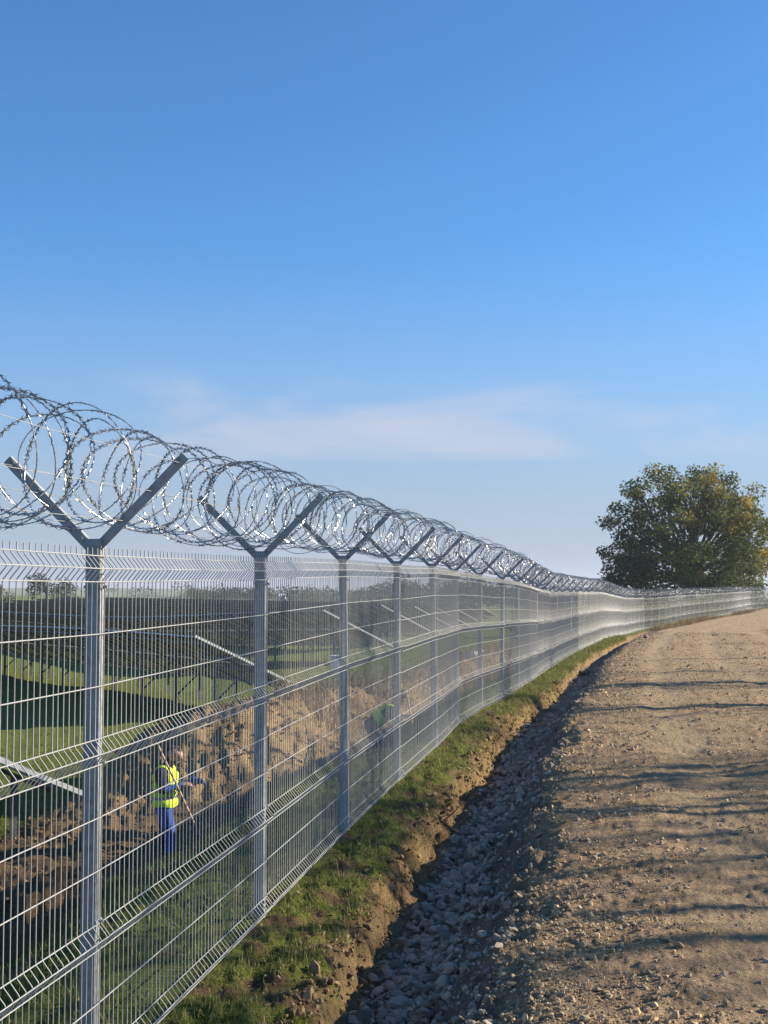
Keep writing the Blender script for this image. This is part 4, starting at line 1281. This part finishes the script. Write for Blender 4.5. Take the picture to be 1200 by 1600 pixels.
def head(c, f, u, hair, beard=True, cap=None):
    """c head centre, f facing, u up"""
    c = np.array(c, float); f = np.array(f, float); f /= np.linalg.norm(f); u = np.array(u, float); u -= f * (u @ f); u /= np.linalg.norm(u); s = np.cross(f, u)
    P = [(c + u * .035 - f * .012, c + u * .02 + f * .02, .088, .080, 'skin', 'head'),
         (c - u * .03 + f * .030, c - u * .075 + f * .050, .062, .045, 'skin', 'head'),
         (c + f * .092 + u * .012, c + f * .112 - u * .018, .009, .014, 'skin', 'head'),
         (c + f * .078 + u * .035 - s * .035, c + f * .078 + u * .035 + s * .035, .016, .016, 'skin', 'head'),
         (c + f * .088 - u * .052 - s * .018, c + f * .088 - u * .052 + s * .018, .009, .009, 'skin', 'head')]
    for k in (-1, 1):
        P.append((c + s * k * .084 + u * .015 - f * .005, c + s * k * .086 - u * .020 - f * .005, .016, .011, 'skin', 'head'))
        P.append((c + s * k * .031 + f * .0865 + u * .014, c + s * k * .034 + f * .0865 + u * .014, .0095, .0095, hair, 'head'))
    P.append((c + u * .070 - f * .045, c + u * .085 + f * .015, .074, .052, cap or hair, 'hair'))
    P.append((c + u * .02 - f * .045, c - u * .03 - f * .045, .072, .055, hair, 'hair'))
    if cap:
        P.append((c + u * .062 + f * .07 - s * .03, c + u * .062 + f * .07 + s * .03, .03, .03, cap, 'hair'))
        P.append((c + u * .050 + f * .115 - s * .035, c + u * .050 + f * .115 + s * .035, .010, .010, cap, 'hair'))
    if beard:
        P.append((c - u * .088 + f * .050 - s * .02, c - u * .088 + f * .050 + s * .02, .036, .036, hair, 'head'))
    return P

def worker_one():
    D = 19.6
    x, y = pix(262, 0, D)
    z = -2.20
    root = empty('person', (x, y, z))
    tag(root, 'worker in yellow hi-vis vest and blue workwear standing by a wooden pole behind the fence', 'person')
    # local: +X the way the worker faces (right in the picture), +Y away from the camera, Z up
    P = []
    for sy, fx in ((-1, .10), (1, -.10)):
        hip = (0.0, sy * .095, .92); kn = (fx * .55 + .03, sy * .11, .50); an = (fx, sy * .115, .10)
        P += [(hip, kn, .098, .070, 'navy_cloth' if sy > 0 else 'blue_work_cloth', 'legs'), (kn, an, .068, .058, 'blue_work_cloth' if sy < 0 else 'navy_cloth', 'legs'),
              (an, (fx + .02, sy * .115, .045), .05, .045, 'boot_leather', 'boot'), ((fx - .03, sy * .115, .045), (fx + .17, sy * .125, .038), .046, .036, 'boot_leather', 'boot')]
    P += [((0, -.075, .94), (0, .075, .94), .12, .12, 'blue_work_cloth', 'pelvis'),
          ((-.01, -.06, 1.06), (-.01, .06, 1.06), .120, .120, 'navy_cloth', 'torso'),
          ((.00, -.085, 1.20), (.00, .085, 1.20), .122, .122, 'navy_cloth', 'torso'),
          ((.00, -.10, 1.33), (.00, .10, 1.33), .118, .118, 'navy_cloth', 'torso'),
          ((-.005, -.13, 1.43), (-.005, .13, 1.43), .075, .075, 'navy_cloth', 'torso'),
          ((0.0, 0, 1.46), (.055, 0, 1.57), .062, .056, 'navy_cloth', 'neck')]
    wr = {}
    for sy, el, w_ in ((-1, (.03, -.24, 1.165), (.20, -.13, 1.235)), (1, (.05, .24, 1.18), (.235, .06, 1.255))):
        sh = (0.0, sy * .185, 1.425)
        P += [(sh, el, .066, .050, 'navy_cloth', 'arm'), (el, w_, .050, .036, 'blue_work_cloth', 'arm')]
        wr[sy] = w_
    P += hand(wr[-1], (.9, .35, .10), (0, .6, -.8), 'skin', 1.0, .9, 1)
    P += hand(wr[1], (.95, -.1, .12), (0, -.8, -.6), 'blue_glove', 1.45, .7, -1)
    P += head((.095, -.01, 1.655), (.93, -.12, -.34), (0, 0, 1), 'dark_hair', True)
    body, c, tid, tags = figure('body', P, root, .0105)
    torso = np.isin(tid, [tags.index('torso'), tags.index('pelvis')]) & (c[:, 2] > .90)
    mi = np.full(len(c), MI['hivis_yellow'])
    for zz in (1.03, 1.16):
        mi[(c[:, 2] > zz - .022) & (c[:, 2] < zz + .026)] = MI['reflective_tape']
    shell('vest', body, torso, .014, mi, root)
    root.rotation_euler = (0, 0, R(-6))
    root.scale = (1.34, 1.2, .985)
    return root
w1 = worker_one()
# the wooden pole leaning by the worker, and his gloves' pair held in front
def pole(name, p0, p1, r, label, cat, blade=False):
    o0 = np.array(p0)
    e = empty(name, tuple(o0)); tag(e, label, cat)
    m_ = MB(); m_.tube(np.array([o0, o0 + (np.array(p1) - o0) * .5 + np.array([.004, 0, .004]), np.array(p1)]) - o0, np.array([r, r * .95, r * .9]), 8, caps=False); m_.build('handle', WOOD, e, True)
    if blade:
        d = (o0 - np.array(p1)); d /= np.linalg.norm(d)
        mm = MB(); x = np.cross(d, (0, 1, 0)); x /= np.linalg.norm(x); yv = np.cross(x, d)
        V_ = []
        for t, w_ in ((-.08, .02), (0.0, .10), (.12, .11), (.22, .075), (.28, .012)):
            for k in (-1, 0, 1): V_.append(d * t + yv * k * w_ + x * (.02 * (1 - abs(k))))
        nV = len(V_)
        V_ += [np.array(v) + x * .004 for v in V_]
        F_ = [[r_ * 3 + k, r_ * 3 + k + 1, r_ * 3 + 4 + k, r_ * 3 + 3 + k] for r_ in range(4) for k in range(2)]
        F_ += [[b_ + nV for b_ in f[::-1]] for f in F_]
        mm.add(V_, F_); mm.build('blade', LEGM, e)
    return e
def px3(x, y, depth):
    return np.array([(x - 600) * depth / FPX, depth, CAM_Z - (y - 925) * depth / FPX])
pole('shovel', px3(312, 1292, 19.25), px3(249, 1160, 19.2), .017, 'wooden shovel handle leaning in front of the standing worker', 'shovel', True)

def worker_two():
    D = 21.0
    x, y = pix(592, 0, D)
    root = empty('person', (x, y, float(terrain(np.array([x]), np.array([y]), False)[0][0]) ))
    root.location[2] = CAM_Z - (1105 - 925) * D / FPX - 1.36
    D2_UP = .22
    root.location[2] += D2_UP
    zt = CAM_Z - (1105 - 925) * D / FPX - root.location[2] + .22          # head height above the feet
    tag(root, 'stooping worker in dark clothes with yellow vest trim, half hidden behind the mesh', 'person')
    P = []
    hz_ = min(.86, zt - .45)
    for sy, fx in ((-1, .12), (1, -.12)):
        hip = (-.12, sy * .10, hz_); kn = (fx + .06, sy * .12, .48); an = (fx - .04, sy * .12, .10)
        P += [(hip, kn, .098, .070, 'dark_cloth', 'legs'), (kn, an, .068, .056, 'dark_cloth', 'legs'), (an, (fx - .02, sy * .12, .045), .05, .045, 'boot_leather', 'boot'),
              ((fx - .06, sy * .12, .045), (fx + .14, sy * .13, .038), .046, .036, 'boot_leather', 'boot')]
    ch_ = np.array([.16, 0, zt - .26]); pe = np.array([-.12, 0, hz_ + .02])
    for t, hw, r_ in ((0, .075, .12), (.35, .07, .122), (.7, .09, .125), (1.0, .11, .110)):
        c = pe + (ch_ - pe) * t
        P.append((c + np.array([0, -hw, 0]), c + np.array([0, hw, 0]), r_, r_, 'dark_cloth', 'torso' if t else 'pelvis'))
    P += [(ch_, ch_ + np.array([.10, 0, .12]), .062, .055, 'dark_cloth', 'neck')]
    g1 = px3(641, 1118, D - .15) - np.array(root.location); g2 = px3(645, 1143, D - .15) - np.array(root.location)
    for sy, w_ in ((-1, g2), (1, g1)):
        sh = ch_ + np.array([.02, sy * .185, .03]); w_ = np.array(w_) + np.array([-.06, sy * .03, 0]); el = (sh + w_) / 2 + np.array([-.04, sy * .06, -.10])
        P += [(sh, el, .066, .052, 'dark_cloth', 'arm'), (el, w_, .05, .036, 'dark_cloth', 'arm')]
        P += hand(w_, (.8, -sy * .3, 0), (0, -sy, -.2), 'skin', 1.0, 1.3, sy)
    P += head(ch_ + np.array([.16, 0, .22]), (.9, -.25, -.45), (0, 0, 1), 'dark_hair', False, 'dark_cloth')
    body, c, tid, tags = figure('body', P, root, .0125)
    torso = np.isin(tid, [tags.index('torso')])
    dax = (ch_ - pe) / np.linalg.norm(ch_ - pe)
    tt = (c - pe) @ dax
    trim = torso & ((np.abs(tt - .18) < .07) | (np.abs(np.abs(c[:, 1]) - .11) < .06) & (tt > .18))
    mi = np.full(len(c), MI['hivis_yellow'])
    shell('vest_trim', body, trim, .012, mi, root)
    return root
w2 = worker_two()
pole('shovel', px3(649, 1160, 20.85), px3(634, 1077, 20.85), .018, 'pale shovel shaft held upright by the stooping worker', 'shovel', True)

# ------------------------------------------------------------------ small things behind the fence
def cabinet():
    x, y = pix(531, 0, 47.0)
    U, S, Z = fence_coords([x], [y]); z = float(terrain(np.array([x]), np.array([y]), False)[0][0])
    e = empty('equipment_cabinet', (x, y, z)); tag(e, 'white equipment cabinet on posts behind the third fence post', 'cabinet')
    for sx in (-.22, .22):
        m_ = MB(); m_.box((sx, 0, .5), (.05, .05, 1.2)); m_.build('leg', LEGM, e)
    m_ = MB(); m_.box((0, 0, 1.3), (.58, .3, .75)); m_.build('body', CABM, e)
    m_ = MB(); m_.box((.02, -.162, 1.3), (.48, .02, .62)); m_.build('door', CABM, e)
    m_ = MB(); m_.box((0, -.03, 1.70), (.68, .46, .03)); m_.build('roof', CABM, e)
    m_ = MB(); m_.box((.2, -.18, 1.3), (.02, .02, .1)); m_.build('handle', LEGM, e)
cabinet()
for (xp, yp, D, lab) in ((299, 1062, 36.0, 'taller white marker post on the grass under the second solar row'), (322, 1058, 37.0, 'shorter white marker with a cross board under the second solar row')):
    p = px3(xp, yp, D); z = float(ground_z(p[0], p[1])[0])
    e = empty('marker_post', (p[0], p[1], z)); tag(e, lab, 'marker')
    h = min(.5, max(.35, p[2] - z))
    m_ = MB(); m_.box((0, 0, h / 2 - .05), (.07, .07, h)); m_.build('stake', CABM, e)
    m_ = MB(); m_.box((0, -.045, h), (.16 if xp == 299 else .3, .02, .14 if xp == 299 else .05)); m_.build('board', CABM, e)
# roots and a thin sapling by the trench
def twig(name, pts, r, label, cat='twig'):
    pts = np.array(pts, float); o0 = pts[0]
    e = empty(name, tuple(o0)); tag(e, label, cat)
    m_ = MB(); m_.tube(pts - o0, np.linspace(r, r * .35, len(pts)), 5, caps=False)
    for k in range(1, len(pts) - 1):
        for j in range(2):
            d = rng.normal(size=3); d[2] = abs(d[2]) * .5; d /= np.linalg.norm(d)
            a = pts[k] - o0
            m_.tube(np.array([a, a + d * .15, a + d * .3 + rng.normal(0, .03, 3)]), np.array([r * .5, r * .35, r * .15]), 4, caps=False)
    m_.build('stem', BARK, e)
twig('sapling', [px3(478, 1235, 17.6), px3(476, 1195, 17.6), px3(484, 1160, 17.5), px3(478, 1130, 17.5)], .016, 'bare leaning sapling between the second and third posts', 'sapling')
s, u = ray_ground(690, 1283); x, y = fence_to_xy(np.array([s]), np.array([u])); z = ground_z(x, y)[0]
twig('dead_branch', [(x[0] + .12, y[0] - .05, z - .06), (x[0], y[0], z + .02), (x[0] - .14, y[0] + .02, z + .03), (x[0] - .25, y[0] + .03, z + .03)], .012, 'dark dead branch sticking out of the ditch bank', 'branch')
s, u = ray_ground(822, 1135); x, y = fence_to_xy(np.array([s]), np.array([u])); z = ground_z(x, y)[0]
me = mesh_np('white_stone', big[5] * np.array([1.6, .8, .7]), [IF3], True); attr(me, 'tone', np.zeros(len(me.vertices)))
WST = simple('chalk_white_stone', (.66, .66, .64), .8, 0, .1, 20)
o = obj('white_stone', me, WST, loc=(x[0], y[0], z + .03)); o.scale = (.05,) * 3
tag(o, 'small bright white stone on the shaded ditch slope', 'stone')

# white sheet lying on the spoil bank, and a pale farm building on the horizon
s, u = ray_ground(732, 1026, 12, 80); x, y = fence_to_xy(np.array([s]), np.array([u])); z = ground_z(x, y)[0]
me = mesh_np('plastic_sheet', big[2] * np.array([1.9, .9, .35]) * (1 + .12 * np.sin(9 * big[2][:, :1])), [IF3], True)
SHEET = simple('white_plastic_sheet', (.72, .72, .70), .5, 0, .12, 6)
o = obj('plastic_sheet', me, SHEET, loc=(x[0], y[0], z + .08)); o.scale = (.42,) * 3; o.rotation_euler = (0, -.3, .3)
tag(o, 'crumpled white plastic sheet on the spoil bank behind the fifth and sixth posts', 'plastic sheet')
x, y = pix(441, 0, 640.0); z = float(terrain(np.array([x]), np.array([y]), False)[0][0])
fb = empty('farm_building', (x, y, z)); tag(fb, 'small pale farm building on the horizon between the second and third posts', 'building')
zt_ = CAM_Z - (931 - 925) * 640 / FPX - z
m_ = MB(); m_.box((0, 0, (zt_ - 1) / 2), (3.6, 3, zt_ + 1)); m_.build('wall', CABM, fb)
m_ = MB(); m_.add([(-2, -1.7, zt_), (2, -1.7, zt_), (2, 1.7, zt_), (-2, 1.7, zt_), (-2, 0, zt_ + 1.1), (2, 0, zt_ + 1.1)], [[0, 1, 5, 4], [3, 4, 5, 2], [0, 3, 2, 1]]); m_.add([(-2, -1.7, zt_), (-2, 1.7, zt_), (-2, 0, zt_ + 1.1), (2, -1.7, zt_), (2, 1.7, zt_), (2, 0, zt_ + 1.1)], [[0, 2, 1], [3, 4, 5]]); m_.build('roof', CABM, fb)
m_ = MB(); m_.box((.3, -1.52, zt_ - 1.2), (.9, .06, 1.0)); m_.build('window', LEGM, fb)

# ------------------------------------------------------------------ air
hz_me = MB(); hz_me.box((0, 0, 15), (29000, 29000, 130))
HAZE = bpy.data.materials.new('haze'); HAZE.use_nodes = True
hn = HAZE.node_tree.nodes; hn.clear()
ho = hn.new('ShaderNodeOutputMaterial'); hv = hn.new('ShaderNodeVolumePrincipled')
hv.inputs['Color'].default_value = (0.80, 0.87, 1.0, 1)
hv.inputs['Density'].default_value = 0.00020
hv.inputs['Anisotropy'].default_value = 0.2
HAZE.node_tree.links.new(hv.outputs['Volume'], ho.inputs['Volume'])
hz_o = hz_me.build('haze', HAZE)
tag(hz_o, kind='stuff')
